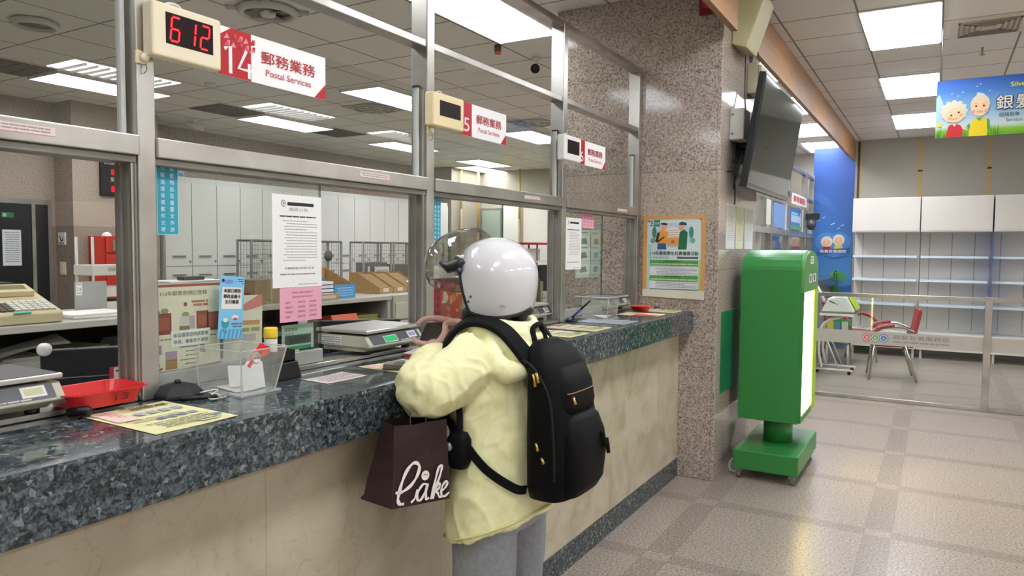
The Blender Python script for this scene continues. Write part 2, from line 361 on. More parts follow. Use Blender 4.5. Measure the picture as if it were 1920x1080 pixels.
# ================================================================== GLASS PARTITION
XF, XB = -1.785, -1.865
PY = [-1.27, -.045, 1.18, 2.405, 3.63, 4.79]
pt = thing('teller_partition', 'stainless steel framed glass teller partition standing on the granite counter', 'partition', (-1.825, 2, 1.14))
for y in PY:
    b = MB(); b.box(XB, XF, y-.05, y, 1.141, 2.79, M_STEEL); b.build('post', pt, bevel=.003)
    b = MB(); b.box(XB-.004, XF-.006, y-.056, y-.0505, 1.156, 1.7615, M_STEELD)
    for k in range(3): b.box(XB-.004+k*.033, XB+.004+k*.033, y-.064, y-.056, 1.156, 1.7615, M_STEEL)
    b.build('track_channel', pt)
for a, c in zip(PY[:-1], PY[1:]):
    y0, y1 = a+.0005, c-.0505
    b = MB(); b.box(-1.86, -1.775, y0, y1, 1.781, 1.833, M_STEEL); b.box(-1.855, -1.79, y0, y1, 1.762, 1.781, M_STEELD); b.build('middle_rail', pt, bevel=.003)
    MB().box(-1.855, -1.79, y0, y1, 2.352, 2.382, M_STEEL).build('upper_rail', pt, bevel=.003)
    MB().box(-1.855, -1.79, y0, y1, 2.756, 2.79, M_STEEL).build('top_rail', pt, bevel=.003)
    MB().box(-1.883, -1.80, y0, y1, 1.141, 1.155, M_STEEL).build('sill_track', pt, bevel=.002)
    MB().box(-1.833, -1.827, y0, y1-.022, 1.833, 2.195, M_GLT).build('upper_glass', pt)
    b = MB(); b.box(-1.838, -1.818, y1-.021, y1-.009, 1.833, 2.192, mat('#cfd0cc', .3)); b.box(-1.842, -1.814, y1-.024, y1-.006, 2.192, 2.2, M_BLACK); b.build('glass_edge_rod', pt)
for y0, y1, x in ((-.04, .50, -1.83), (1.185, 1.81, -1.83), (2.41, 3.02, -1.83), (3.635, 4.235, -1.83)):
    MB().box(x-.004, x+.004, y0, y1-.002, 1.2, 1.762, M_GLT).build('sliding_glass', pt)
    MB().box(x-.0045, x+.0045, y1-.002, y1+.001, 1.2, 1.762, M_GEDGE).build('glass_edge', pt)
    MB().box(x-.012, x+.012, y0, y1, 1.156, 1.2, mat('#aeb0ab', .45, .5)).build('sliding_glass_shoe', pt, bevel=.002)
# partition of the second counter
PZ = [5.98, 7.2, 8.43, 9.45, 10.67, 12.13, 12.9]
p2 = thing('teller_partition', 'second steel and glass partition far behind the granite pillar', 'partition', (-1.825, 9.4, 1.14))
for y in PZ: MB().box(XB, XF, y-.05, y, 1.141, 2.79, M_STEEL).build('post', p2)
for a, c in zip(PZ[:-1], PZ[1:]):
    y0, y1 = a+.0005, c-.0505
    MB().box(-1.86, -1.775, y0, y1, 1.762, 1.833, M_STEEL).build('middle_rail', p2); MB().box(-1.855, -1.79, y0, y1, 2.352, 2.382, M_STEEL).build('upper_rail', p2)
    MB().box(-1.855, -1.79, y0, y1, 2.72, 2.76, M_STEEL).build('top_rail', p2); MB().box(-1.833, -1.827, y0, y1, 1.833, 2.195, M_GLT).build('upper_glass', p2)
    MB().box(-1.833, -1.827, y0, y1, 1.156, 1.762, M_GLT).build('sliding_glass', p2)
    MB().box(-1.838, -1.818, y1-.03, y1-.012, 1.833, 2.2, mat('#dcdcd8', .3)).build('glass_edge_rod', p2)

# stickers on the middle rail, buzzers on the posts
for y0, y1, z0, z1, lb in ((.72, .922, 1.799, 1.820, 'pale pink printed strip on the middle rail at the left edge'),
        (1.951, 2.111, 1.799, 1.820, 'pale pink strip on the middle rail below the end of sign 14'),
        (3.137, 3.30, 1.797, 1.814, 'short pale strip on the middle rail above the right of the helmet'),
        (4.35, 4.515, 1.795, 1.812, 'small white strip on the middle rail beside the granite pillar')):
    f = FX(-1.775, 0, 0); b = MB(); b.box(-1.775, -1.7742, y0, y1, z0, z1, mat('#ead9d4', .6)); b.rect(f, y0, z0, y1, z0+.0018, mat('#c98a86', .6), .001); b.lines(f, y0+.006, y1-.01, z1-.004, 2, .007, .0035, mat('#a89a98', .7), .0011, seed=int(y0*9))
    tag(b.build('rail_sticker', loc=(-1.775, (y0+y1)/2, z0)), lb, 'sticker', 'stickers on the middle rail')
for i, (y, z, lb) in enumerate(((1.141, 2.032, 'cream round button on the post left of the 612 display'), (2.366, 2.022, 'cream button on the post left of the blank 15 display'), (3.59, 2.030, 'tiny cream button on the post left of the third counter sign'))):
    p = thing('call_button', lb, 'button', (-1.785, y, z), group='call buttons on the posts')
    MB().box(-1.785, -1.777, y-.016, y+.016, z-.017, z+.017, M_CREAM).build('button_plate', p, bevel=.003)
    b = MB(); b.tube([(-1.777, y+.004, z), (-1.768, y+.004, z), (-1.764, y+.004, z)], [.0115, .0115, .008], mat('#f3ead0', .35), 16); b.build('button', p)
    b = MB(); b.tube(smooth_path([(-1.775, y+.008, z-.015), (-1.772, y+.009, z-.03), (-1.78, y+.005, z-.04)]), .0012, mat('#6a6458', .5), 6); b.build('wire', p)

# ================================================================== NUMBER DISPLAYS AND COUNTER SIGNS
SEG = {'6': 'afgedc', '1': 'bc', '2': 'abged'}
def display(y0, y1, z0, z1, hexc, digits, screen, lb):
    p = thing('number_display', lb, 'display', (-1.76, (y0+y1)/2, z0), group='queue number displays')
    body = mat(hexc, .45)
    MB().box(-1.783, -1.738, y0, y1, z0, z1, body).build('housing', p, bevel=.008, bseg=3)
    f = FX(-1.738, y0, z0); W = y1-y0; H = z1-z0; u0, v0, u1, v1 = screen
    MB().box(-1.739, -1.7368, y0+u0*W, y0+u1*W, z0+v0*H, z0+v1*H, mat('#1c0709' if digits else '#1d1314', .35, spec=.2)).build('screen', p)
    if digits:
        red = emit('#ff1526', 1.5, 'red_led'); core = emit('#ff4a48', 2.2, 'red_led_core')
        for ch, c in zip(digits, (.19, .52, .82)):
            b = MB(); cu = (u0+c*(u1-u0))*W; cv = (v0+v1)/2*H; s = .048*.5; hh = .031; sk = .10
            P = {'a': ((-s/2, hh), (s/2, hh)), 'b': ((s/2, hh), (s/2, 0)), 'c': ((s/2, 0), (s/2, -hh)), 'd': ((-s/2, -hh), (s/2, -hh)), 'e': ((-s/2, 0), (-s/2, -hh)), 'f': ((-s/2, hh), (-s/2, 0)), 'g': ((-s/2, 0), (s/2, 0))}
            for q in SEG[ch]:
                (a1, b1), (a2, b2) = P[q]; A = (cu+a1+b1*sk, cv+b1); B_ = (cu+a2+b2*sk, cv+b2)
                t = [(A[0]+(B_[0]-A[0])*k, A[1]+(B_[1]-A[1])*k) for k in (.07, .93)]
                b.stroke(f, t, .0062, red, .0016); b.stroke(f, t, .0026, core, .002)
            b.build('led_digit', p)
    b = MB(); b.tube(smooth_path([(-1.765, y0+.05, z1-.002), (-1.77, y0+.07, z1+.012), (-1.775, y0+.10, z1+.014), (-1.78, y0+.12, z1-.002)]), .0035, M_WHITE, 8); b.build('cable', p)
def number_sign(y0, y1, z0, z1, num, ru, lb):
    p = thing('counter_sign', lb, 'sign', (-1.765, (y0+y1)/2, z0), group='Postal Services counter signs')
    W = y1-y0; H = z1-z0; f = FX(-1.758, y0, z0)
    MB().box(-1.766, -1.758, y0, y1, z0, z1, mat('#fbfbfa', .3)).build('board', p)
    r = mat('#b50f1f', .35); b = MB(); b.poly(f, [(0, 0), (ru, 0), (ru, H), (.045 if ru > .1 else 0, H), (0, H-.03 if ru > .1 else H)], r)
    rr = random.Random(3); tones = [mat('#c9535c', .5), mat('#e08a8e', .5), mat('#9c0c1a', .5)]
    if ru > .1:
        for i in range(5):
            for j in range(2):
                u = .02+i*.022; v = H*.60+j*.021; b.poly(f, [(u, v), (u+.02, v+.004), (u+.012, v+.018)], tones[(i+j) % 3], .001); b.poly(f, [(u+.012, v+.018), (u+.02, v+.004), (u+.022, v+.02)], tones[(i+j+1) % 3], .001)
    b.build('red_panel', p); b = MB(); b.poly(f, [(W-.05, 0), (W, 0), (W, .05)], r); b.build('red_corner', p)
    b = MB(); wht = mat('#f4f2f0', .35)
    if num == '14':   # the two figures, cut in bold strokes
        b.stroke(f, [(.022, H*.54), (.042, H*.62), (.042, H*.06)], .012, wht, .0016); b.stroke(f, [(.098, H*.62), (.070, H*.21), (.118, H*.21)], .010, wht, .0016); b.stroke(f, [(.107, H*.36), (.107, H*.04)], .010, wht, .0017)
    else: b.text(f, num, ru*.52, H*.12, H*.42, wht, .0016, w=ru*.5, ax='C')
    b.build('number', p)
    b = MB(); tr = mat('#b3202c', .5); x0 = ru+(W-ru)*.12
    b.text(f, '郵務業務', x0, H*.45, H*.275, tr, .0016, w=(W-ru)*.72, bold=.0004); b.build('chinese_lettering', p); b = MB(); b.text(f, 'Postal Services', x0+(W-ru)*.06, H*.20, H*.145, mat('#b8404a', .5), .0016, w=(W-ru)*.60); b.build('english_lettering', p)
display(1.145, 1.352, 2.036, 2.176, '#f0e4c6', '612', (.18, .27, .86, .84), 'cream queue number display showing red 612 on the teller partition')
number_sign(1.353, 1.768, 2.034, 2.170, '14', .115, 'white and red Postal Services sign with number 14, right of the 612 display')
display(2.334, 2.551, 2.037, 2.172, '#ead9ac', '', (.20, .33, .87, .78), 'cream queue display with a blank dark screen left of sign 15')
number_sign(2.552, 2.928, 2.032, 2.172, '5', .085, 'white and red Postal Services sign with a 5, above the rider in yellow')
display(3.501, 3.717, 2.030, 2.166, '#eceae4', '', (.18, .28, .86, .82), 'white queue display with a blank dark screen before the granite pillar')
number_sign(3.718, 4.100, 2.031, 2.168, '6', .085, 'smallest looking Postal Services sign, over the window beside the granite pillar')
b = MB(); f = FX(-1.758, 10.66, 2.2); b.box(-1.766, -1.758, 10.66, 11.94, 2.21, 2.36, mat('#f0e6e6', .4)); b.text(f, '郵務業務', .1, .04, .09, M_RED, .001, w=1.0, bold=.004)
tag(b.build('counter_sign', loc=(-1.762, 11.3, 2.21)), 'faint pink and white counter sign far behind the television', 'sign')

# ================================================================== CEILING LIGHTS
E_PUB = emit('#f7f9ff', PUBLIC_E, 'public_diffuser'); E_OFF = emit('#fbfdff', OFFICE_E, 'office_tubes')
M_LOUV = mat('#e8eaec', .25, .3)
pl = thing('ceiling_light', 'x', 'ceiling light', (0, 0, ZC), group='diffuser lights in the public ceiling')
MB().box(-.2625, .2625, -.56, .56, -.012, -.001, M_WHITE).build('frame', pl, world=False)
MB().box(-.245, .245, -.545, .545, -.018, -.0125, E_PUB).build('diffuser', pl, world=False)
b = MB()
for k in range(1, 10): b.box(-.245, .245, -.545+k*.109-.002, -.545+k*.109+.002, -.042, -.0185, mat('#f4f4f2', .4))
b.build('louvre_blades', pl, world=False)
POS = [(-.29, 6.41, 'large bright ceiling light panel right of the caramel beam, nearest of its row'), (-.30, 8.69, 'second bright ceiling light panel right of the caramel beam'), (-.30, 10.96, 'third bright ceiling panel right of the caramel beam, partly behind the cartoon banner')]
for k, (y, lb) in enumerate(((7.2, 'ceiling light panel peeping out behind the top of the wall television'), (9.2, 'ceiling panel between television and caramel beam, nearer one'), (11.1, 'wide ceiling panel between the television and the caramel beam'), (12.95, 'farthest small ceiling panel left of the caramel beam'))): POS.append((-1.69, y, lb))
for y in (4.14, 1.87, -.4, -2.67): POS.append((-.29, y, 'ceiling light panel of the public hall overhead or behind the viewer'))
for y in (11.16, 8.89, 6.62, 4.35, 2.08, -.2, -2.47): POS.append((3.54, y, 'ceiling light panel in the right half of the public hall'))
for i, (x, y, lb) in enumerate(POS):
    if i == 0: pl.location = (x, y, ZC); pl['label'] = lb
    else: dup(pl, (x, y, ZC), 0, lb)
ol = thing('louvre_light', 'x', 'ceiling light', (0, 0, ZC), group='louvred lights in the office ceiling')
b = MB(); b.box(-.285, .285, -.625, -.61, -.03, -.001, M_WHITE); b.box(-.285, .285, .61, .625, -.03, -.001, M_WHITE); b.box(-.285, -.27, -.61, .61, -.03, -.001, M_WHITE); b.box(.27, .285, -.61, .61, -.03, -.001, M_WHITE); b.build('frame', ol, world=False)
MB().box(-.27, .27, -.61, .61, -.006, -.002, E_OFF).build('tube_panel', ol, world=False)
b = MB()
for k in range(1, 12): b.box(-.27, .27, -.61+k*.1017-.002, -.61+k*.1017+.002, -.028, -.007, M_LOUV)
for k in range(1, 4): b.box(-.27+k*.135-.004, -.27+k*.135+.004, -.61, .61, -.028, -.007, M_LOUV)
b.build('louvre_grid', ol, world=False)
OPOS = [(-7.87, 4.6, 'louvred office ceiling light left of the 612 display, nearest of its row'), (-7.9, 7.2, 'louvred office ceiling light below the Postal Services 14 sign'), (-7.9, 9.8, 'louvred office ceiling light left of the post before the 15 display'),
        (-5.45, 6.6, 'louvred office ceiling light right of the end of the number 14 sign'), (-2.92, 4.6, 'big bright office ceiling light beside the top of the partition near the pillar'),
        (-5.4, 9.85, 'office ceiling light right of the end of the number 15 sign'), (-7.95, 12.4, 'long office ceiling light low above the middle rail, behind sign 15'), (-8.6, 13.3, 'farthest small office ceiling light just above the far wall'),
        (-7.9, 2.0, 'louvred office ceiling light outside the left of the view'), (-5.45, 1.4, 'louvred office ceiling light outside the top of the view'), (-2.92, 1.6, 'office ceiling light above the frame near the counter'), (-2.92, -1.6, 'office ceiling light near the counter behind the viewer'), (-5.45, 12.9, 'far office ceiling light behind the granite pillar'), (-2.92, 9.85, 'far office ceiling light near the second partition')]
for i, (x, y, lb) in enumerate(OPOS):
    if i == 0: ol.location = (x, y, ZC); ol['label'] = lb
    else: dup(ol, (x, y, ZC), 0, lb)
# dark return-air panels in line with the office lights
for x, y0, y1, lb in ((-7.87, 2.75, 3.95, 'dark grey return air panel in the ceiling at the left edge'), (-7.87, 5.85, 6.54, 'dark grey return air panel left of the light under the 14 sign'), (-7.9, 7.86, 8.5, 'dark grey return air panel right of the light under the 14 sign')):
    b = MB(); b.box(x-.29, x+.29, y0, y1, ZC-.012, ZC-.001, mat('#6f6c64', .8))
    for k in range(8): b.box(x-.28, x+.28, y0+.03+k*(y1-y0-.06)/8, y0+.05+k*(y1-y0-.06)/8, ZC-.016, ZC-.012, mat('#5c5a54', .8))
    tag(b.build('return_air_panel', loc=(x, (y0+y1)/2, ZC-.016)), lb, 'vent', 'return air panels of the office ceiling')
def ring_fan(x, y, r, name, label, cat, blades):
    p = thing(name, label, cat, (x, y, ZC))
    b = MB(); b.lathe([(r, -.001), (r+.02, -.02), (r, -.045), (r*.86, -.05), (r*.84, -.02), (r*.84, -.001)], (x, y, ZC), mat('#c9c6bc', .5), 36); b.build('rim', p)
    if blades:
        b = MB()
        for k in range(4):
            a = 2*PI*k/4+.3; M_ = Matrix.Translation((x, y, ZC-.03)) @ Matrix.Rotation(a, 4, 'Z') @ Matrix.Rotation(.25, 4, 'X'); b.box(.04, r*.8, -.045, .045, -.002, .002, mat('#77756e', .5), M_)
        b.build('fan_blade', p); MB().lathe([(.0, -.06), (.05, -.055), (.06, -.03), (.05, -.001)], (x, y, ZC), mat('#d2cfc6', .4), 20).build('hub', p)
        for k in range(4): b = MB(); a = 2*PI*k/4+PI/4; b.box(r, r+.09, -.03, .03, -.02, -.002, mat('#b5b2a8', .5), Matrix.Translation((x, y, ZC)) @ Matrix.Rotation(a, 4, 'Z')); b.build('mounting_arm', p)
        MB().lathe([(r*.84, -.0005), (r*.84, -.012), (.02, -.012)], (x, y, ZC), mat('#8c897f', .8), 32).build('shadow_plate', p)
    else:
        b = MB(); b.lathe([(r*.85, -.002), (r*.84, -.02), (r*.4, -.028), (.01, -.03)], (x, y, ZC), mat('#77746a', .8), 32); b.build('grille', p)
ring_fan(-4.27, 3.72, .20, 'ceiling_fan', 'round recessed ceiling fan above the number 14 sign', 'fan', True)
ring_fan(-6.10, 3.04, .15, 'ceiling_speaker', 'round ceiling speaker at the top left corner', 'speaker', False)
def round_vent(x, y, label, sx=.29):
    p = thing('ceiling_diffuser', label, 'vent', (x, y, ZC), group='swirl air diffusers')
    MB().box(x-sx, x+sx, y-sx, y+sx, ZC-.006, ZC-.001, mat('#a5a298', .7)).build('plate', p)
    b = MB()
    for r in (.10, .19, .27): b.tube([(x+r*math.cos(2*PI*k/24), y+r*math.sin(2*PI*k/24), ZC-.014) for k in range(25)], .007, mat('#d8d6cf', .5), 6)
    for k in range(6): a = 2*PI*k/6; b.tube([(x+.05*math.cos(a), y+.05*math.sin(a), ZC-.016), (x+.27*math.cos(a+.7), y+.27*math.sin(a+.7), ZC-.012)], .009, mat('#d8d6cf', .5), 6)
    b.build('swirl_vanes', p)
round_vent(-6.1, 6.97, 'swirl air diffuser in the office ceiling right of the end of sign 14'); round_vent(-4.85, 8.8, 'swirl air diffuser in the office ceiling right of the end of sign 15'); round_vent(-5.4, 11.2, 'far swirl air diffuser above the middle rail left of the third post')
# square diffuser of the public ceiling
p = thing('air_vent', 'square slatted ceiling vent at the top right above the cartoon banner', 'vent', (.28, 6.68, ZC))
MB().box(.02, .54, 6.42, 6.94, ZC-.008, ZC-.001, mat('#cfc8bd', .6)).build('plate', p)
b = MB()
for r in (.20, .165, .13, .095): 
    for q in ((.28-r, .28+r, 6.68-r, 6.68-r+.012), (.28-r, .28+r, 6.68+r-.012, 6.68+r), (.28-r, .28-r+.012, 6.68-r, 6.68+r), (.28+r-.012, .28+r, 6.68-r, 6.68+r)): b.box(*q, ZC-.02, ZC-.008, mat('#8f887c', .6))
b.box(.23, .33, 6.63, 6.73, ZC-.02, ZC-.008, mat('#bdb6aa', .6)); b.build('slats', p)
p = thing('sprinkler', 'small sprinkler head hanging below the square ceiling vent', 'sprinkler', (.27, 7.35, ZC))
b = MB(); b.cyl((.27, 7.35, ZC-.001), (.27, 7.35, ZC-.06), .008, M_STEELD); b.build('stem', p); MB().lathe([(.02, -.06), (.022, -.064), (.01, -.07)], (.27, 7.35, ZC), M_STEELD, 14).build('deflector', p)
# cameras and sensors
p = thing('security_camera', 'white bullet security camera with black face on the ceiling by the third post', 'camera', (-3.2, 5.85, ZC))
b = MB(); b.lathe([(.045, -.001), (.045, -.02), (.02, -.03), (.014, -.07)], (-3.2, 5.85, ZC), M_WHITE, 18); b.build('mount', p)
d = Vector((.35, -.9, -.33)).normalized(); c = Vector((-3.2, 5.85, ZC-.09)); b = MB(); b.tube([c-d*.07, c-d*.06, c+d*.07], [.03, .042, .042], M_WHITE, 18); b.build('body', p); b = MB(); b.tube([c+d*.0705, c+d*.082], [.043, .04], M_BLACK, 18); b.build('lens_face', p)
p = thing('smoke_sensor', 'small brown sensor with orange light on the ceiling between the posts', 'sensor', (-3.29, 5.33, ZC))
b = MB(); b.cyl((-3.29, 5.33, ZC-.001), (-3.29, 5.33, ZC-.05), .03, mat('#5a5148', .5)); b.build('body', p); b = MB(); b.cyl((-3.29, 5.33, ZC-.051), (-3.29, 5.33, ZC-.075), .026, mat('#b5532a', .4)); b.build('orange_lens', p)
p = thing('security_camera', 'small white ceiling camera far back under the number 14 sign', 'camera', (-8.8, 6.4, ZC))
b = MB(); b.cyl((-8.8, 6.4, ZC-.001), (-8.8, 6.4, ZC-.05), .03, M_WHITE); b.build('mount', p); b = MB(); b.tube([(-8.86, 6.3, ZC-.07), (-8.75, 6.5, ZC-.13)], .035, mat('#d9d7d0', .5), 14); b.build('body', p)
p = thing('smoke_sensor', 'faint round white sensor on the office ceiling under the 612 display', 'sensor', (-6.75, 5.1, ZC)); MB().lathe([(.06, -.001), (.06, -.02), (.03, -.035), (.01, -.036)], (-6.75, 5.1, ZC), M_WHITE, 20).build('body', p)

# ================================================================== ON AND AROUND THE PILLAR
PF = 4.8; PX = -1.245
# poster in a wooden frame on the pillar front
p = thing('framed_poster', 'green parcel promotion poster in a wooden frame on the granite pillar', 'poster', (-1.545, PF-.01, 1.23))
f = FY(-1.757, PF-.012, 1.228); W, H = .427, .555
b = MB()
fm = mat('#cf9a58', .5)
for q in ((0, H-.022, W, H), (0, .05, .028, H-.022), (W-.022, .05, W, H-.022)): b.prism(f, [(q[0], q[1]), (q[2], q[1]), (q[2], q[3]), (q[0], q[3])], -.011, .006, fm)
b.prism(f, [(0, 0), (W, -.01), (W, .05), (0, .05)], -.011, .006, mat('#d8d3c6', .5)); b.build('frame', p)
b = MB(); b.prism(f, [(.024, .03), (W-.018, .022), (W-.018, H-.02), (.024, H-.02)], -.01, .002, mat('#d5e4e6', .35))
n = .0026; g1 = mat('#4f9a45', .5); g2 = mat('#1d6a4a', .5); sk = mat('#e8a184', .5)
b.rect(f, .03, .04, .06, H-.2, mat('#a9d6cd', .5), .0022); b.rect(f, W-.05, .04, W-.024, H-.3, mat('#b9d48b', .5), .0022)
b.disc(f, .21, .42, .14, mat('#bcd3e2', .5), .0023, ry=.085); b.disc(f, .2, .385, .10, mat('#7db48b', .5), .0024, ry=.02)
b.disc(f, .205, .43, .055, mat('#e3ddd2', .5), .0024, ry=.05); b.lines(f, .165, .25, .455, 4, .014, .006, mat('#c9a99a', .5), .0025)
for u in (.078, .335): b.disc(f, u, .44, .016, mat('#3f8a72', .5), n, ry=.04); b.disc(f, u-.01 if u < .2 else u+.01, .385, .018, mat('#6fae93', .5), n)
b.poly(f, [(.1, .365), (.17, .365), (.175, .44), (.14, .46), (.11, .45)], mat('#e49a3c', .5), .0028); b.poly(f, [(.10, .325), (.165, .325), (.16, .365), (.102, .365)], mat('#2f5687', .5), .0028)
b.poly(f, [(.085, .38), (.1, .44), (.118, .44), (.105, .385), (.15, .415), (.15, .405), (.1, .368)], mat('#2b3836', .5), .003)
b.disc(f, .147, .475, .018, sk, .0031, ry=.024); b.poly(f, [(.12, .495), (.165, .488), (.17, .5), (.14, .508), (.122, .5)], mat('#1f2f36', .5), .0034)
b.poly(f, [(.245, .325), (.305, .325), (.31, .44), (.285, .46), (.255, .44)], g2, .0028); b.disc(f, .268, .475, .018, sk, .0031, ry=.024); b.poly(f, [(.25, .49), (.305, .488), (.3, .505), (.27, .512), (.252, .505)], mat('#1c4a44', .5), .0034)
b.poly(f, [(.17, .35), (.25, .35), (.25, .405), (.17, .405)], mat('#d99a5b', .5), .003); b.disc(f, .21, .378, .013, mat('#c26a34', .5), .0033)
b.rect(f, .075, H-.075, .118, H-.03, mat('#1f8a6c', .5), n); b.text(f, '包裹', .08, H-.06, .016, M_WHITE, .003); b.lines(f, .036, .07, H-.035, 3, .014, .010, M_GREYT, n)
b.text(f, '114年暑假學生包裹優惠活動', .05, .285, .026, mat('#27503a', .6), n, w=.335, bold=.0008)
b.text(f, '114/5/15-9/15', .052, .262, .014, mat('#3d5a4a', .6), n, w=.13); b.rect(f, .24, .262, .385, .276, mat('#4a5a55', .5), n)
for v in (.215, .11): b.rect(f, .05, v, .385, v+.037, g1, n); b.lines(f, .06, .38, v+.014, 1, .01, .008, mat('#bfe0b0', .5), .003, seed=4); b.lines(f, .15, .27, v+.033, 1, .01, .006, mat('#2d6b2a', .5), .003)
for v in (.145, .06): b.rect(f, .05, v, .385, v+.06, mat('#dfe3ea', .5), .0025); b.lines(f, .09, .38, v+.05, 5, .010, .0045, mat('#9aa0a8', .5), .003, seed=int(v*99)); b.lines(f, .055, .38, v+.068, 1, .01, .004, M_GREYT, .003)
b.rect(f, .05, .044, .38, .056, g2, .003); b.poly(f, [(.36, .044), (.40, .062), (.385, .044)], g1, .0032)
b.build('poster_sheet', p)
b = MB()
for u, v in ((.034, H-.035), (W-.03, H-.03), (.036, .046), (W-.034, .04)): b.disc(f, u, v, .005, mat('#5a4a44', .5), .004)
b.build('pin', p)
# three long notices on the pillar side
for y0, y1, hx, lb in ((4.99, 5.23, '#dcdad2', 'white long notice on the pillar side, nearest of the three under the television'), (5.27, 5.49, '#ddd9b4', 'pale yellow long notice between two white ones on the pillar side'), (5.54, 5.81, '#dfded8', 'white long notice farthest along the pillar side under the television')):
    f = FX(PX, y0, 1.56); b = MB(); b.box(PX, PX+.002, y0, y1, 1.56, 1.87, mat(hx, .6)); b.rect(f, .0, .0, y1-y0, .11, mat('#d5dbe0' if hx != '#ddd9b4' else '#d9d8b8', .6), .0022); b.lines(f, .03, y1-y0-.03, .29, 16, .015, .004, mat('#b3b0a8', .7), .0026, seed=int(y0*10))
    tag(b.build('wall_notice', loc=(PX+.001, (y0+y1)/2, 1.56)), lb, 'notice')
MB().box(PX, PX+.012, 4.92, 5.40, .578, 1.132, mat('#12764c', .3)).build('x')
o = bpy.data.objects['x']; o.name = 'flat_signboard'; o.data.name = 'flat_signboard'; tag(o, 'flat dark green board on the pillar side behind the green kiosk', 'board')
# speaker, lamp boxes, junction box
p = thing('wall_speaker', 'cream tapered wall box high on the pillar side at the top edge', 'speaker', (PX, 5.2, 2.93))
f = Fr((PX, 5.02, 0), (1, 0, 0), (0, 0, 1)); b = MB(); b.prism(f, [(0.0, 2.94), (.10, 2.905), (.215, 3.24), (0.0, 3.24)], -.30, 0, mat('#c3bd93', .45)); b.build('housing', p, bevel=.008)
MB().box(PX+.001, PX+.03, 5.05, 5.25, 3.24, 3.279, mat('#a09a78', .5)).build('bracket', p)
p = thing('emergency_lamp', 'cream boxed lamp with a pale tube on the pillar side above the television', 'lamp', (PX, 5.65, 2.70))
MB().box(PX, PX+.075, 5.50, 5.72, 2.70, 2.92, mat('#c9c4a4', .45)).build('housing', p, bevel=.006); MB().box(PX+.08, PX+.10, 5.50, 5.72, 2.74, 2.90, mat('#d9d2b5', .3)).build('lens', p)
MB().box(PX+.001, PX+.012, 5.60, 5.62, 2.92, 3.27, mat('#d9d4c6', .5)).build('conduit', p)
p = thing('junction_box', 'white junction box on the pillar side left of the television bracket', 'box', (PX, 5.1, 2.3))
MB().box(PX, PX+.095, 5.02, 5.2, 2.30, 2.51, mat('#d6d4cb', .45)).build('housing', p, bevel=.006)
b = MB()
for z in (2.34, 2.47): b.cyl((PX+.02, 5.013, z), (PX+.02, 5.019, z), .008, M_GREYT, seg=10)
b.build('screw', p)
p = thing('alarm_light', 'red alarm lamp at the very top of the pillar front', 'alarm', (-1.33, PF, 3.1))
MB().box(-1.40, -1.262, 4.77, 4.799, 3.085, 3.24, mat('#7d1117', .4)).build('backplate', p, bevel=.006); b = MB(); b.tube([(-1.33, 4.77, 3.16), (-1.33, 4.745, 3.16), (-1.33, 4.72, 3.16)], [.05, .048, .02], mat('#b01820', .2), 20); b.build('red_lens', p)
# television
tv = thing('wall_television', 'black flat television tilted down from a bracket on the pillar side', 'television', (-1.1, 5.64, 1.96))
th = math.atan2(.112, .735); Mtv = Matrix.Translation((-1.10, 4.895, 1.968)) @ Matrix.Rotation(th, 4, 'Y')
MB().box(-.045, 0, 0, 1.5, 0, .745, mat('#17181a', .4), Mtv).build('housing', tv, bevel=.006)
MB().box(.0005, .003, .018, 1.482, .03, .727, mat('#26302e', .06, spec=.8), Mtv).build('screen', tv)
b = MB(); b.box(.0005, .005, .0, 1.5, 0, .028, mat('#2a2d2f', .25), Mtv); b.box(.004, .008, 0, 1.5, 0, .006, mat('#9a9c9c', .25, .8), Mtv); b.build('bottom_bezel', tv)
b = MB(); b.box(-.09, -.045, .25, .31, .12, .62, M_BLACK, Mtv); b.box(-.09, -.045, .75, .81, .12, .62, M_BLACK, Mtv); b.box(PX+.001, PX+.02, 5.12, 5.75, 2.18, 2.5, M_BLACK); b.box(PX+.02, -1.09, 5.2, 5.28, 2.28, 2.40, M_BLACK); b.box(PX+.02, -1.09, 5.62, 5.7, 2.28, 2.40, M_BLACK); b.build('bracket', tv)
b = MB(); b.tube(smooth_path([(-1.15, 5.0, 2.2), (-1.2, 4.99, 2.0), (-1.19, 4.98, 1.96)]), .006, M_BLACK, 8); b.tube(smooth_path([(-1.235, 4.95, 2.08), (-1.2, 4.98, 2.07), (-1.19, 4.99, 1.93), (-1.19, 4.985, 1.86)]), .005, M_BLACK, 8); b.tube(smooth_path([(-1.225, 5.35, 3.0), (-1.21, 5.3, 2.6), (-1.16, 5.2, 2.45)]), .005, M_BLACK, 8); b.build('cable', tv)

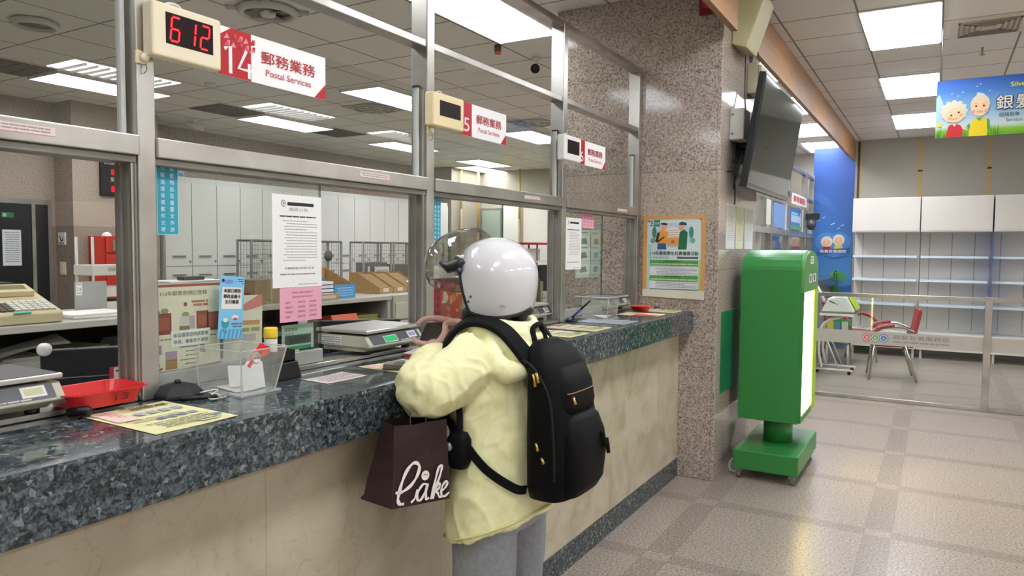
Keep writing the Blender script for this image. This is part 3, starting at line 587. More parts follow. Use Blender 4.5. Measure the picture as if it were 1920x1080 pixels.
# ================================================================== GREEN KIOSK
GR = mat('#30803d', .36); k = thing('green_kiosk', 'green box kiosk on a wheeled pedestal with a bright lit side, beside the granite pillar', 'kiosk', (-.95, 5.4, 0))
MB().box(-1.155, -.735, 4.965, 5.80, .065, .20, GR).build('base', k, bevel=.008)
b = MB(); b.cyl((-.935, 5.36, .20), (-.935, 5.36, .42), .098, GR, seg=32); b.build('stem', k)
arch = [(.66, .376), (.66, 1.42)]+[(.33+.33*math.cos(a), 1.42+.135*math.sin(a)) for a in [PI*j/18 for j in range(1, 18)]]+[(0, 1.42), (0, .376)]
b = MB(); fk = Fr((-.775, 5.14, 0), (0, 1, 0), (0, 0, 1)); b.prism(fk, arch, -.395, 0, GR); b.build('cabinet', k, bevel=.004)
LG = mat('#57994f', .4)
fk2 = Fr((-.774, 5.14, 0), (0, 1, 0), (0, 0, 1)); b = MB(); b.prism(fk2, [(u, v) for u, v in arch if v > 1.3][0:]+[(.0, 1.27), (.66, 1.27)] if False else [(.655, 1.27), (.655, 1.42)]+[(.33+.325*math.cos(a), 1.42+.13*math.sin(a)) for a in [PI*j/18 for j in range(1, 18)]]+[(.005, 1.42), (.005, 1.27)], 0, .016, LG); b.build('side_header', k)
b = MB(); edge = mat('#a5c93a', .4)
b.box(-.774, -.755, 5.14, 5.158, .385, 1.27, GR); b.box(-.774, -.755, 5.62, 5.80, .385, 1.27, edge); b.box(-.774, -.755, 5.158, 5.62, .385, .43, GR); b.build('light_frame', k)
MB().box(-.7735, -.762, 5.160, 5.615, .435, 1.262, emit('#ffe7a0', KIOSK_E, 'warm_lightbox')).build('light_panel', k)
fk3 = FX(-.7575, 5.14, 0); b = MB(); wt = mat('#e9efe6', .5)
b.rect(fk3, .26, 1.46, .40, 1.515, wt, .0008); b.lines(fk3, .28, .38, 1.505, 2, .02, .014, mat('#8aa48a', .6), .001)
for u in (.22, .40): b.rect(fk3, u, 1.33, u+.13, 1.39, wt, .0008); b.rect(fk3, u+.04, 1.338, u+.09, 1.38, M_TXT, .001)
b.build('stickers', k)
for x, y in ((-1.12, 5.0), (-.775, 5.0), (-1.12, 5.76), (-.775, 5.76)):
    b = MB(); b.box(x-.02, x+.02, y-.02, y+.02, .045, .065, M_STEELD); b.cyl((x-.012, y, .025), (x+.012, y, .025), .0245, mat('#6a6a60', .5), seg=18); b.build('caster', k)
b = MB(); b.tube(smooth_path([(-1.15, 5.06, .13), (-1.19, 5.03, .08), (-1.18, 5.02, .03), (-1.12, 4.99, .04)]), .006, mat('#c9c9bd', .5), 8); b.build('cable', k)

# ================================================================== GLASS BARRIER
fb = thing('glass_barrier', 'low steel framed glass barrier with a frosted band across the hall behind the kiosk', 'barrier', (0, 8.35, 0))
YB = 8.35
for x in (-1.36, .42, 2.2): MB().box(x, x+.06, YB-.025, YB+.025, 0, 1.118, M_STEEL).build('post', fb, bevel=.003)
for x0, x1 in ((-1.30, .42), (.48, 2.2)):
    MB().box(x0, x1, YB-.022, YB+.022, 1.072, 1.112, M_STEEL).build('top_rail', fb, bevel=.003); MB().box(x0, x1, YB-.022, YB+.022, .001, .04, M_STEEL).build('bottom_rail', fb, bevel=.003)
    MB().box(x0, x1, YB-.004, YB+.004, .04, 1.072, M_GLT).build('glass_pane', fb)
    b = MB(); f = FY(0, YB-.0045, 0); b.rect(f, x0, .585, x1, .722, mat('#b4afa6', .6), .0006)
    o = x0+.70
    for q, hx in enumerate(('#c8554f', '#5fa04f', '#4f74b4')):
        c = mat(hx, .5); u = o+q*.078; b.disc(f, u, .657, .044, c, .001+q*.0003); b.disc(f, u, .657, .036, mat('#d8d5cf', .6), .002+q*.0003); b.disc(f, u, .657, .028, c, .0026+q*.0003); b.text(f, ('愛', '友', '人')[q], u, .64, .034, mat('#ece9e4', .6), .0036+q*.0002, ax='C')
    b.text(f, '銀髮友善服務區', o+.24, .652, .046, mat('#77736b', .6), .001, w=.50); b.lines(f, o+.24, o+.74, .635, 1, .02, .016, mat('#938f87', .6), .001, seed=3); b.build('frosted_band', fb)
# ================================================================== RED ARMCHAIRS
CR = mat('#9c2430', .45); CHR = mat('#b5b3ae', .2, 1.0)
def armchair(lb, loc, rz):
    c = thing('red_armchair', lb, 'chair', loc, rz, 'red waiting armchairs')
    kw = dict(world=False)
    MB().box(-.23, .23, -.24, .24, .405, .45, CR).build('seat', c, bevel=.018, bseg=3, **kw)
    f = Fr((.21, 0, 0), (1, 0, 0), (0, 0, 1)); b = MB(); b.prism(f, [(0, .50), (.035, .49), (.10, .84), (.085, .875), (.06, .86)], -.22, .22, CR); b.build('backrest', c, bevel=.012, **kw)
    for s in (-1, 1):
        b = MB(); b.tube([(-.19, s*.25, .43), (-.24, s*.27, .0)], [.016, .012], CHR, 10); b.build('leg', c, **kw); b = MB(); b.tube([(.14, s*.25, .43), (.27, s*.27, 0)], [.016, .012], CHR, 10); b.build('leg', c, **kw)
        b = MB(); b.tube(smooth_path([(-.22, s*.26, .44), (-.20, s*.28, .56), (-.08, s*.285, .64), (.08, s*.28, .655), (.235, s*.24, .60)]), .013, CHR, 10); b.build('armrest_frame', c, **kw)
        b = MB(); b.tube(smooth_path([(-.205, s*.28, .58), (-.12, s*.287, .645), (.02, s*.285, .672)]), [.012]+[.02]*11+[.012], CR, 10); b.build('armrest_pad', c, **kw)
    MB().box(.19, .27, -.2, .2, .53, .57, M_BLACK).build('back_bracket', c, **kw)
    return c
armchair('red armchair with chrome legs standing alone behind the glass barrier', (-.455, 9.98, 0), .12)
armchair('red armchair mostly hidden behind the white machine on its stand', (-1.02, 11.15, 0), 2.6)
# ================================================================== WHITE MACHINE ON A STAND
s = thing('machine_stand', 'white tube stand on castors under the white machine, behind the barrier', 'stand', (-1.05, 10.1, 0))
WT = mat('#dcdbd2', .4)
MB().box(-1.26, -.86, 9.85, 10.35, .735, .765, WT).build('top_tray', s, bevel=.006)
for y in (9.9, 10.28):
    b = MB(); b.tube([(-1.30, y, .05), (-.86, y, .05)], .016, WT, 10); b.build('foot_rail', s)
    b = MB(); b.tube(smooth_path([(-.98, y, .735), (-1.22, y, .62), (-1.26, y, .3), (-1.22, y, .07)]), .017, WT, 10); b.build('upright', s); b = MB(); b.tube([(-1.22, y, .55), (-1.02, y, .06)], .010, WT, 8); b.build('brace', s)
    for x in (-1.27, -.90): b = MB(); b.cyl((x, y-.012, .022), (x, y+.012, .022), .0215, M_BLACK, seg=14); b.box(x-.01, x+.01, y-.014, y+.014, .03, .045, M_BLACK); b.build('caster', s)
m = thing('health_machine', 'white wedge shaped machine with lime edge on the white stand', 'machine', (-1.05, 10.1, .766))
f = Fr((-1.25, 10.3, .766), (1, 0, 0), (0, 0, 1)); b = MB(); b.prism(f, [(0, .02), (.03, 0), (.38, 0), (.395, .04), (.30, .215), (.22, .225), (.08, .19)], 0, .42, mat('#d9dcd6', .35)); b.build('housing', m, bevel=.02, bseg=3)
MB().box(-1.24, -.855, 9.875, 10.305, .767, .795, mat('#77796f', .5)).build('base_skirt', m, bevel=.006)
b = MB(); b.prism(Fr((-1.25, 10.305, .766), (1, 0, 0), (0, 0, 1)), [(.40, .05), (.42, .06), (.325, .235), (.305, .225)], -.01, .36, mat('#b7d334', .4)); b.build('lime_edge', m)
f = FY(-1.25, 9.879, .766); b = MB(); b.stroke(f, [(.09, .165), (.20, .115)], .012, mat('#9a9c96', .5), .002); b.stroke(f, [(.105, .155), (.16, .13)], .012, M_TXT, .0025); b.stroke(f, [(.2, .2), (.35, .045)], .012, M_WHITE, .002); b.build('trim', m)
b = MB(); b.tube(smooth_path([(-1.24, 10.1, .90), (-1.29, 10.05, 1.03), (-1.33, 10.05, 1.10)]), .022, WT, 12); b.build('handle', m)
p = thing('magazine_rack', 'bright brochures on a low holder between the stand and the red chair behind', 'rack', (-1.12, 10.75, 0))
MB().box(-1.28, -.98, 10.68, 10.74, .30, .62, mat('#3f8f4a', .5)).build('panel', p); b = MB(); f = FY(-1.28, 10.679, .45); b.rect(f, .02, .02, .10, .15, mat('#d9c938', .5)); b.rect(f, .11, .02, .18, .14, mat('#5c8fc4', .5)); b.rect(f, .2, .02, .28, .15, mat('#d8dad4', .5)); b.build('brochure', p)
for x in (-1.26, -1.0): b = MB(); b.cyl((x, 10.71, 0), (x, 10.71, .30), .015, WT); b.build('leg', p)

# ================================================================== WHITE DISPLAY SHELVES
SW = mat('#d3d0ca', .45); SHB = mat('#cfe0ee', .35)
def shelf(x0, x1, lb):
    s = thing('display_shelf', lb, 'shelf', ((x0+x1)/2, 12.25, 0), group='white display shelving along the far wall')
    b = MB(); b.box(x0, x1, 12.50, 12.54, .36, 1.86, SW); f = FY(0, 12.499, 0)
    for k in range(3): u = x0+.11+k*(x1-x0-.2)/2.35; b.rect(f, u, .40, u+.012, 1.83, mat('#9a988f', .6), .001)
    b.build('back_panel', s); MB().box(x0, x1, 12.02, 12.5, .13, .37, mat('#dad8d0', .5)).build('base_cabinet', s, bevel=.004)
    MB().box(x0+.002, x1-.002, 12.018, 12.54, 1.84, 2.345, SW).build('header_box', s, bevel=.005); MB().box(x0+.02, x1-.02, 12.012, 12.018, 1.86, 2.33, mat('#d6d2ca', .12, coat=.6)).build('header_panel', s)
    for z in (1.475, 1.125, .765):
        MB().box(x0+.01, x1-.03, 12.16, 12.5, z, z+.018, mat('#e6eaec', .4)).build('shelf_board', s); MB().box(x0+.01, x1-.03, 12.15, 12.16, z-.012, z+.02, SHB).build('shelf_edge', s)
    for x in (x0+.04, x1-.05): MB().box(x, x+.03, 12.06, 12.1, 0, .13, SW).build('foot', s)
shelf(-1.115, -.225, 'empty white display shelf unit next to the blue corner panel'); shelf(-.215, .655, 'empty white display shelf unit in the middle of the far wall'); shelf(.67, 1.55, 'empty white display shelf unit cut by the right edge of the view')
tag(MB().box(.656, .669, 12.05, 12.5, .37, 1.84, clear('blue_acrylic', (.35, .5, .85), 1, .02, .25, (.3, .45, .85))).build('blue_divider', loc=(.662, 12.28, .37)), 'blue translucent divider sheet between two white shelf units', 'divider')
# ================================================================== BLUE CORNER PANEL
p = thing('blue_banner_panel', 'tall blue panel with an elderly couple emblem in the far corner', 'panel', (-1.5, 13.0, 0))
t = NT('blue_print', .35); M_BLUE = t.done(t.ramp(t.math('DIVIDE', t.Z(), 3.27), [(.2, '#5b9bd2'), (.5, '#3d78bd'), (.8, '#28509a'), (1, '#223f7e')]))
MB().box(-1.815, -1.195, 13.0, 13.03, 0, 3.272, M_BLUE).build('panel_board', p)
def elder(b, f, u, v, s, shirt, hair, n, old=True):
    fc = mat('#f0c8a0', .5)
    b.disc(f, u, v+.02*s, .30*s, hair, n+.0001*(u > .3), ry=.30*s); b.poly(f, [(u-.22*s, v-.55*s), (u+.22*s, v-.55*s), (u+.20*s, v-.28*s), (u, v-.2*s), (u-.20*s, v-.28*s)], shirt, n+.0003)
    b.disc(f, u, v-.03*s, .235*s, fc, n+.0006, ry=.225*s)
    for d in (-1, 1): b.disc(f, u+d*.09*s, v+.01*s, .02*s, M_TXT, n+.001, ry=.025*s); b.disc(f, u+d*.14*s, v-.09*s, .045*s, mat('#e8938a', .5), n+.0008, ry=.035*s)
    b.stroke(f, [(u-.07*s, v-.12*s), (u, v-.15*s), (u+.07*s, v-.12*s)], .018*s, mat('#a35a4a', .5), n+.001)
f = FY(-1.815, 13.0, 0); b = MB(); lb_ = mat('#4f86c8', .4); hb = mat('#e6e3d6', .5)
for pts in ([(0, 2.55), (.2, 2.45), (.45, 2.15), (.62, 2.05), (.62, 2.0), (.4, 2.08), (.2, 2.3), (0, 2.42)], [(0, 1.2), (.3, .95), (.62, 1.0), (.62, .9), (.3, .85), (0, 1.05)]): b.poly(f, pts, mat('#3566ad', .4), .001)
for u, v in ((.1, 2.07), (.17, 2.11), (.3, 2.0), (.33, 2.01), (.4, 1.93), (.46, 1.98)): b.poly(f, [(u-.03, v-.012), (u, v), (u+.03, v+.018), (u+.005, v-.014)], mat('#c9dcee', .5), .0015)
b.disc(f, .22, 1.71, .17, lb_, .0015, ry=.15); b.disc(f, .42, 1.71, .17, lb_, .0018, ry=.15); b.poly(f, [(.06, 1.66), (.58, 1.66), (.32, 1.40)], lb_, .0021)
elder(b, f, .23, 1.70, .30, M_RED, hb, .003); elder(b, f, .41, 1.73, .30, mat('#d9cf3a', .5), hb, .003)
b.stroke(f, [(.06, 1.50), (.2, 1.53), (.32, 1.55), (.45, 1.56), (.58, 1.57)], .075, mat('#2f62ac', .4), .005); b.text(f, '銀髮友善服務', .13, 1.525, .045, M_WHITE, .0056, w=.4, bold=.002)
b.stroke(f, [(.2, 1.47), (.35, 1.43), (.55, 1.47)], .03, mat('#2f62ac', .4), .005)
b.disc(f, .40, 1.15, .11, mat('#57a35b', .45), .002, ry=.085); b.disc(f, .45, 1.13, .1, mat('#4b9a58', .45), .0022, ry=.07); b.stroke(f, [(.36, 1.2), (.36, 1.1)], .02, M_TXT, .003); b.stroke(f, [(.40, 1.19), (.40, 1.09)], .016, M_TXT, .003); b.stroke(f, [(.36, 1.1), (.42, 1.1)], .014, M_TXT, .003); b.disc(f, .38, 1.215, .014, M_TXT, .003)
b.disc(f, .38, .92, .08, mat('#4b9a58', .45), .002, ry=.06); b.build('printed_emblem', p)
MB().box(-1.19, -1.155, 12.99, 13.04, 0, 3.272, mat('#8b8172', .5)).build('side_trim', p)
# ================================================================== HANGING CARTOON BANNER
p = thing('hanging_banner', 'blue hanging banner with a cartoon elderly couple at the right edge', 'banner', (.5, 6.5, 2.42))
t = NT('sky_and_grass_print', .35); zz = t.math('DIVIDE', t.math('SUBTRACT', t.Z(), 0), .43)
cc = t.ramp(zz, [(.0, '#4f9a1c'), (.12, '#86bf2a'), (.2, '#c9dde0'), (.5, '#7fb2dc'), (.8, '#3f78c4'), (1, '#2a56a6')]); t.done(cc)
b = MB(); b.box(-.045, 1.35, 6.5, 6.506, 2.425, 2.857, t.m); b.build('banner_sheet', p)
f = FY(-.045, 6.4995, 2.425); b = MB()
rr = random.Random(2); gg = [mat('#3f8f1e', .5), mat('#79b52c', .5), mat('#2f7a2a', .5)]
for i in range(60): u = rr.random()*.40; h = .03+.07*rr.random(); b.poly(f, [(u, 0), (u+.008, 0), (u+.004+.01*(rr.random()-.5), h)], gg[i % 3], .0008+.00002*i)
b.disc(f, .025, .10, .018, mat('#e9d94a', .5), .0022); b.poly(f, [(.0, .13), (.03, .1), (.05, .25), (.02, .33), (0, .3)], mat('#a9cfe6', .4), .0007)
for u, v in ((.26, .37), (.28, .385), (.1, .33), (.14, .31), (.17, .335), (.34, .33)): b.poly(f, [(u-.008, v-.003), (u, v), (u+.01, v+.006), (u+.002, v-.004)], M_WHITE, .002)
hair = mat('#d8d5c2', .5); fc = mat('#f2cba4', .5); ln = mat('#7a5a48', .5)
# grandmother
b.disc(f, .118, .19, .082, hair, .0025, ry=.078)
for k_ in range(12): a = 2*PI*k_/12; b.disc(f, .118+.072*math.cos(a), .195+.068*math.sin(a), .018, hair, .0026+k_*.00002)
b.poly(f, [(.07, 0), (.175, 0), (.18, .05), (.165, .085), (.14, .098), (.105, .098), (.085, .085)], mat('#c9202e', .45), .003); b.poly(f, [(.112, .1), (.137, .1), (.125, .08)], M_WHITE, .0034)
b.disc(f, .125, .165, .058, fc, .0036, ry=.054); b.poly(f, [(.175, .06), (.21, .045), (.21, .055), (.18, .075)], fc, .0035)
for u, v in ((.102, .165), (.150, .185)): b.disc(f, u, v, .007, M_TXT, .0042)
b.stroke(f, [(.105, .14), (.125, .133), (.147, .147)], .003, ln, .0042); b.disc(f, .093, .142, .011, mat('#ee9a90', .5), .004); b.disc(f, .165, .165, .011, mat('#ee9a90', .5), .004)
# grandfather
b.disc(f, .285, .235, .062, hair, .0025, ry=.072); b.poly(f, [(.255, .29), (.265, .325), (.30, .315), (.335, .28)], hair, .0026)
b.poly(f, [(.218, .0), (.335, 0), (.34, .09), (.325, .125), (.285, .135), (.24, .125), (.222, .06)], mat('#ead21c', .45), .003); b.poly(f, [(.262, .133), (.305, .133), (.284, .11)], mat('#3f9a56', .5), .0034); b.poly(f, [(.335, .04), (.352, .05), (.345, .12), (.33, .125)], mat('#3f9a56', .5), .0033); b.poly(f, [(.205, .08), (.222, .1), (.225, .05)], mat('#3f9a56', .5), .0033)
b.disc(f, .283, .212, .056, fc, .0036, ry=.066)
for u in (.26, .308): b.disc(f, u, .222, .007, M_TXT, .0042); b.stroke(f, [(u-.01, .24), (u+.01, .243)], .004, mat('#b3a78c', .5), .0042)
b.disc(f, .284, .18, .022, mat('#c7b39a', .5), .004, ry=.009); b.disc(f, .243, .182, .012, mat('#ee9a90', .5), .004); b.disc(f, .325, .182, .012, mat('#ee9a90', .5), .004); b.build('cartoon_couple', p)
b = MB(); nv = mat('#1d3f86', .5)
for d in ((-.004, -.004), (.004, -.004), (.004, .004), (-.004, .004), (.006, -.006)): b.text(f, '銀', .385+d[0], .185+d[1], .10, nv, .003, bold=.002); b.text(f, '髮', .505+d[0], .185+d[1], .10, nv, .003, bold=.002)
b.text(f, '銀', .385, .185, .10, M_WHITE, .0045, bold=.0025); b.text(f, '髮', .505, .185, .10, M_WHITE, .0045, bold=.0025)
b.build('large_characters', p); b = MB(); b.text(f, 'Silver', .47, .345, .034, mat('#e5d93a', .5), .003, bold=.0015); b.build('yellow_word', p); b = MB(); b.text(f, '服務對象', .405, .13, .030, mat('#3d4654', .6), .003); b.text(f, 'Service', .448, .093, .025, mat('#5a6472', .6), .003); b.build('small_lettering', p)
for x in (-.02, 1.2): b = MB(); b.cyl((x, 6.503, 2.857), (x, 6.503, ZC), .002, M_STEELD, seg=6); b.build('hanging_wire', p)
# bits on the second partition
for i, (y0, y1, z0, z1, hx, lb) in enumerate(((9.05, 9.33, 1.87, 2.17, '#cfd2cd', 'white sheet on the far partition glass right of the pillar notices'), (9.50, 10.30, 1.85, 2.16, '#6f97cf', 'plain pale blue sheet on the far partition under the television'), (10.70, 11.62, 1.86, 2.15, '#3f74c2', 'blue and white leaflet on the far partition under the faint pink sign'))):
    f = FX(-1.784, y0, z0); b = MB(); b.box(-1.7845, -1.7835, y0, y1, z0, z1, mat(hx, .5))
    if i == 2: W = y1-y0; b.rect(f, .05, .10, W-.12, .2, mat('#a9c3e6', .5), .002); b.rect(f, .05, .21, W-.3, .24, mat('#7fd0e0', .5), .002); b.rect(f, 0, 0, W, .05, mat('#4f9a6a', .5), .002); b.rect(f, W-.1, .05, W-.03, .25, mat('#c3c8e0', .5), .002)
    tag(b.build('glass_sheet', loc=(-1.784, (y0+y1)/2, z0)), lb, 'sheet')
for i, (y0, y1, lb) in enumerate(((9.55, 10.5, 'blue poster low behind the far partition glass, nearer one'), (10.75, 11.9, 'blue poster low behind the far partition glass, farther one'))):
    f = FX(-1.84, y0, 1.2); b = MB(); b.box(-1.845, -1.8415, y0, y1, 1.25, 1.74, mat('#5f86bb', .5)); b.rect(f, .1, .38, .5, .48, mat('#d9cf5a', .5), .001); b.disc(f, .5, .4, .1, mat('#c26a6a', .5), .0012); b.rect(f, .1, .2, .7, .3, mat('#cdd6e0', .5), .001)
    tag(b.build('blue_poster', loc=(-1.843, (y0+y1)/2, 1.25)), lb, 'poster')
p = thing('wall_camera', 'black camera unit on the last post beside the blue corner panel', 'camera', (-1.78, 12.1, 2.0)); MB().box(-1.784, -1.60, 12.04, 12.2, 2.03, 2.13, M_BLACK).build('housing', p); b = MB(); b.tube([(-1.70, 12.06, 2.03), (-1.70, 12.05, 1.93), (-1.70, 12.05, 1.88)], [.07, .07, .03], mat('#3a3d42', .3), 16); b.build('dome', p)

# ================================================================== THINGS ON THE COUNTER
CT = 1.1402
def curl_sheet(u, v, m, fr, n0=.0004, curl=.0, seg=8):
    b = MB(); vs = []; fs = []
    for i in range(seg+1):
        for j in range(2): a = i/seg; vs.append(fr.p(u*a, v*j, n0+curl*(a-.5)**2*4*(1 if a > .5 else .3)))
    for i in range(seg): fs.append((2*i, 2*i+2, 2*i+3, 2*i+1))
    b.add(vs, fs, m); b.add([p-fr.N*.0004 for p in vs], [tuple(reversed(f)) for f in fs], m); return b
YP = mat('#f0eab0', .3, name='laminated_yellow_print'); PINKP = mat('#efc3ca', .6); BLU = mat('#5a6fae', .5)
def counter_sheet(x, y, a, w, h, col, lb, seed, deco='yellow', z=CT):
    f = FZ(x+h/2*math.cos(a)-w/2*math.sin(a), y-w/2*math.cos(a)-h/2*math.sin(a), z, a); b = curl_sheet(w, h, col, f, .0006, .002); r = random.Random(seed)
    n = .0032
    if deco == 'yellow':
        b.rect(f, .01, h*.52, w*.30, h-.012, mat('#efd6c8', .35), n); b.lines(f, .02, w*.26, h-.025, 6, .013, .005, mat('#c9736a', .6), n+.0003, seed=seed)
        for i in range(4): b.rect(f, w*(.36+.15*i), h*.62, w*(.36+.15*i)+.022, h*.72, mat('#a9abc4', .5), n); b.rect(f, w*(.40+.13*i), h*.38, w*(.40+.13*i)+.02, h*.46, mat('#8d93b8', .5), n)
        b.lines(f, w*.40, w*.92, h-.014, 3, .013, .007, mat('#4a4a3f', .6), n, seed=seed+1); b.lines(f, .02, w*.75, h*.5, 2, .02, .005, mat('#6f6f66', .6), n, seed=seed+2); b.lines(f, w*.15, w*.9, h*.30, 4, .017, .006, mat('#77776a', .6), n, seed=seed+3); b.rect(f, w*.62, .02, w*.86, .05, mat('#c9c6a0', .5), n)
        b.disc(f, w*.93, h*.2, .012, mat('#6f8fae', .5), n)
    elif deco == 'lines': b.lines(f, .008, w-.008, h-.012, int(h/.012)-1, .012, .0045, mat('#8b8784', .7), n, seed=seed)
    elif deco == 'red': b.rect(f, 0.01, .01, w*.5, h*.6, mat('#d9594a', .4), n); b.lines(f, w*.5, w-.01, h-.02, 7, .018, .007, mat('#9a9a80', .6), n, seed=seed)
    o = b.build('counter_sheet', loc=(x, y, z)); return tag(o, lb, 'sheet', 'printed sheets lying on the granite counter')
counter_sheet(-1.592, 1.05, .02, .21, .30, YP, 'laminated yellow sheet on the granite in front of the red tray', 1)
counter_sheet(-1.612, 1.655, .05, .165, .113, mat('#ecdcda', .35), 'small pinkish white printed sheet right of the clear acrylic box', 2, 'lines')
counter_sheet(-1.575, 1.945, .10, .21, .22, YP, 'yellow sheet under the dark pouch beside the rider', 3)
counter_sheet(-1.585, 3.11, .03, .21, .28, YP, 'yellow sheet nearest the backpack on the right of the rider', 4); counter_sheet(-1.60, 3.40, .0, .21, .30, YP, 'yellow sheet just in front of the blue pen on its stand', 5)
counter_sheet(-1.60, 3.80, .0, .22, .29, mat('#c9d6e4', .3), 'pale blue printed sheet in front of the far acrylic box', 6, 'lines')
counter_sheet(-1.60, 4.335, .0, .20, .26, mat('#efdfb4', .3), 'red and yellow sheet in front of the red bowl', 7, 'red'); counter_sheet(-1.60, 4.66, .0, .21, .28, YP, 'yellow sheet at the end of the counter against the pillar', 8, 'yellow')
# desk microphone / pen base
m = thing('hexagonal_pen_base', 'black faceted pen base on the counter left of the clear acrylic box', 'pen base', (-1.765, 1.218, CT))
b = MB(); b.lathe([(.066, 0), (.066, .012), (.045, .032), (.018, .038), (.015, .038)], (-1.765, 1.218, CT), M_BLK2, 6, smooth=False); b.build('base', m, bevel=.003); b = MB(); b.cyl((-1.765, 1.218, CT+.038), (-1.765, 1.218, CT+.046), .010, M_BLACK, .007, 14); b.build('socket', m)
b = MB(); b.tube(smooth_path([(-1.71, 1.245, CT+.012), (-1.68, 1.28, CT+.018), (-1.675, 1.25, CT+.005), (-1.635, 1.225, CT+.006), (-1.64, 1.275, CT+.006), (-1.70, 1.262, CT+.01)]), .0022, mat('#c9c7c0', .3, .7), 6); b.build('bead_chain', m)
p = thing('pen', 'black pen lying on the granite in front of the faceted base', 'pen', (-1.665, 1.23, CT)); b = MB(); b.tube([(-1.708, 1.185, CT+.006), (-1.655, 1.258, CT+.006)], .0055, M_BLACK, 10); b.build('barrel', p); b = MB(); b.tube([(-1.6545, 1.2585, CT+.006), (-1.646, 1.27, CT+.005)], [.004, .001], mat('#b5b3ad', .3, 1), 10); b.build('tip', p)
# acrylic boxes
def acrylic(x0, x1, y0, y1, h, fl, lb, tagcard):
    a = thing('acrylic_box', lb, 'box', ((x0+x1)/2, (y0+y1)/2, CT), group='clear acrylic ballot boxes')
    b = MB(); b.box(x0-.012, x1+.012, y0-.012, y1+.012, CT, CT+.006, M_ACRE); b.build('base_plate', a, bevel=.001)
    T = .0025; z0, z1 = CT+.0065, CT+h
    def wall(p, q, P, Q, nm='wall'):
        b = MB(); nx = Vector((q[1]-p[1], p[0]-q[0], 0)).normalized()*T
        vs = [Vector((*p, z0)), Vector((*q, z0)), Vector((*Q, z1)), Vector((*P, z1))]; b.add(vs+[v+nx for v in vs], [(0, 1, 2, 3), (7, 6, 5, 4), (0, 4, 5, 1), (1, 5, 6, 2), (2, 6, 7, 3), (3, 7, 4, 0)], M_ACR); b.build(nm, a)
    lo = [(x1, y0), (x1, y1), (x0, y1), (x0, y0)]; hi = [(x1+fl*.3, y0-fl*.3), (x1+fl*.3, y1+fl), (x0-.0, y1+fl), (x0-.0, y0-fl*.3)]
    for i in range(4): wall(lo[i], lo[(i+1) % 4], hi[i], hi[(i+1) % 4])
    b = MB()
    for i in range(4): b.tube([(*lo[i], z0), (*hi[i], z1)], .0022, M_ACRE, 6, False); b.tube([(*hi[i], z1), (*hi[(i+1) % 4], z1)], .0018, M_ACRE, 6, False)
    b.build('edge', a)
acrylic(-1.795, -1.615, 1.305, 1.42, .125, .035, 'clear acrylic box with white slips inside, left window', True)
acrylic(-1.795, -1.635, 3.88, 4.02, .13, .015, 'clear acrylic box with a white slip, beside the far pen stand', False)
def slip(vs, lb, grp=None):
    b = MB(); b.add(vs, [(0, 1, 2, 3)], M_PAPER); b.add([(x, y, z-.0007) for x, y, z in vs], [(3, 2, 1, 0)], M_PAPER); c = [sum(v[i] for v in vs)/4 for i in range(3)]
    return tag(b.build('paper_slip', loc=(c[0], c[1], min(v[2] for v in vs))), lb, 'paper', grp)
z = CT+.008
slip([(-1.65, 1.315, z), (-1.64, 1.385, z), (-1.74, 1.40, z+.004), (-1.76, 1.33, z+.003)], 'white slip lying flat on the bottom of the left acrylic box')
b = MB(); vs = []; 
for i in range(7): a = i/6; vs += [(-1.70-.035*a, 1.335+.02*a, z+.006+.055*a*a), (-1.66-.03*a, 1.37+.02*a, z+.006+.055*a*a)]
b.add(vs, [(2*i, 2*i+1, 2*i+3, 2*i+2) for i in range(6)], M_PAPER, True); tag(b.build('paper_slip', loc=(-1.70, 1.36, z)), 'curled white slip standing up inside the left acrylic box', 'paper')
p = thing('tag_card', 'white card with a red and clear plastic key clip inside the left acrylic box', 'card', (-1.64, 1.37, z))
f = Fr((-1.634, 1.328, z+.001), (-.12, .99, 0), (-.10, 0, .99)); b = MB(); b.prism(f, [(0, 0), (.083, 0), (.078, .072), (.062, .082), (.02, .082), (.002, .066)], 0, .001, M_PAPER); b.build('card', p)
b = MB(); rd = mat('#d9261c', .35); b.prism(f, [(.030, .088), (.072, .126), (.112, .110), (.106, .092), (.060, .082), (.078, .098), (.066, .108)], .002, .004, rd); b.prism(f, [(.026, .062), (.044, .078), (.036, .086), (.018, .070)], .002, .004, rd); b.build('red_clip', p)
b = MB(); b.tube([f.p(.053+.014*math.cos(t*.5), .086+.014*math.sin(t*.5), .003) for t in range(13)], .003, M_ACRE, 6); b.build('clear_loop', p)
slip([(-1.66, 3.90, z), (-1.65, 3.99, z+.012), (-1.74, 4.0, z+.002), (-1.75, 3.91, z+.015)], 'white slip inside the far acrylic box')
# black trays, glue bottle
p = thing('black_tray_stack', 'two stacked black boxes on the counter right of the clear acrylic box', 'box', (-1.76, 1.56, CT))
b = MB(); b.loft([[(-1.805, 1.495, CT), (-1.712, 1.495, CT), (-1.712, 1.614, CT), (-1.805, 1.614, CT)], [(-1.800, 1.505, CT+.052), (-1.722, 1.505, CT+.052), (-1.722, 1.606, CT+.052), (-1.800, 1.606, CT+.052)]], M_BLACK, smooth=False); b.build('lower_box', p, bevel=.003)
b = MB(); y0, y1, x0, x1, z0 = 1.514, 1.60, -1.797, -1.728, CT+.0525
b.box(x0, x1, y0, y1, z0, z0+.004, M_BLACK); b.box(x0, x0+.003, y0, y1, z0, z0+.036, M_BLACK); b.box(x1-.003, x1, y0, y1, z0, z0+.036, M_BLACK); b.box(x0, x1, y0, y0+.003, z0, z0+.036, M_BLACK); b.box(x0, x1, y1-.003, y1, z0, z0+.036, M_BLACK); b.build('upper_box', p)
g = thing('glue_bottle', 'small bottle with a yellow cap standing in the upper black box', 'bottle', (-1.765, 1.537, CT+.057))
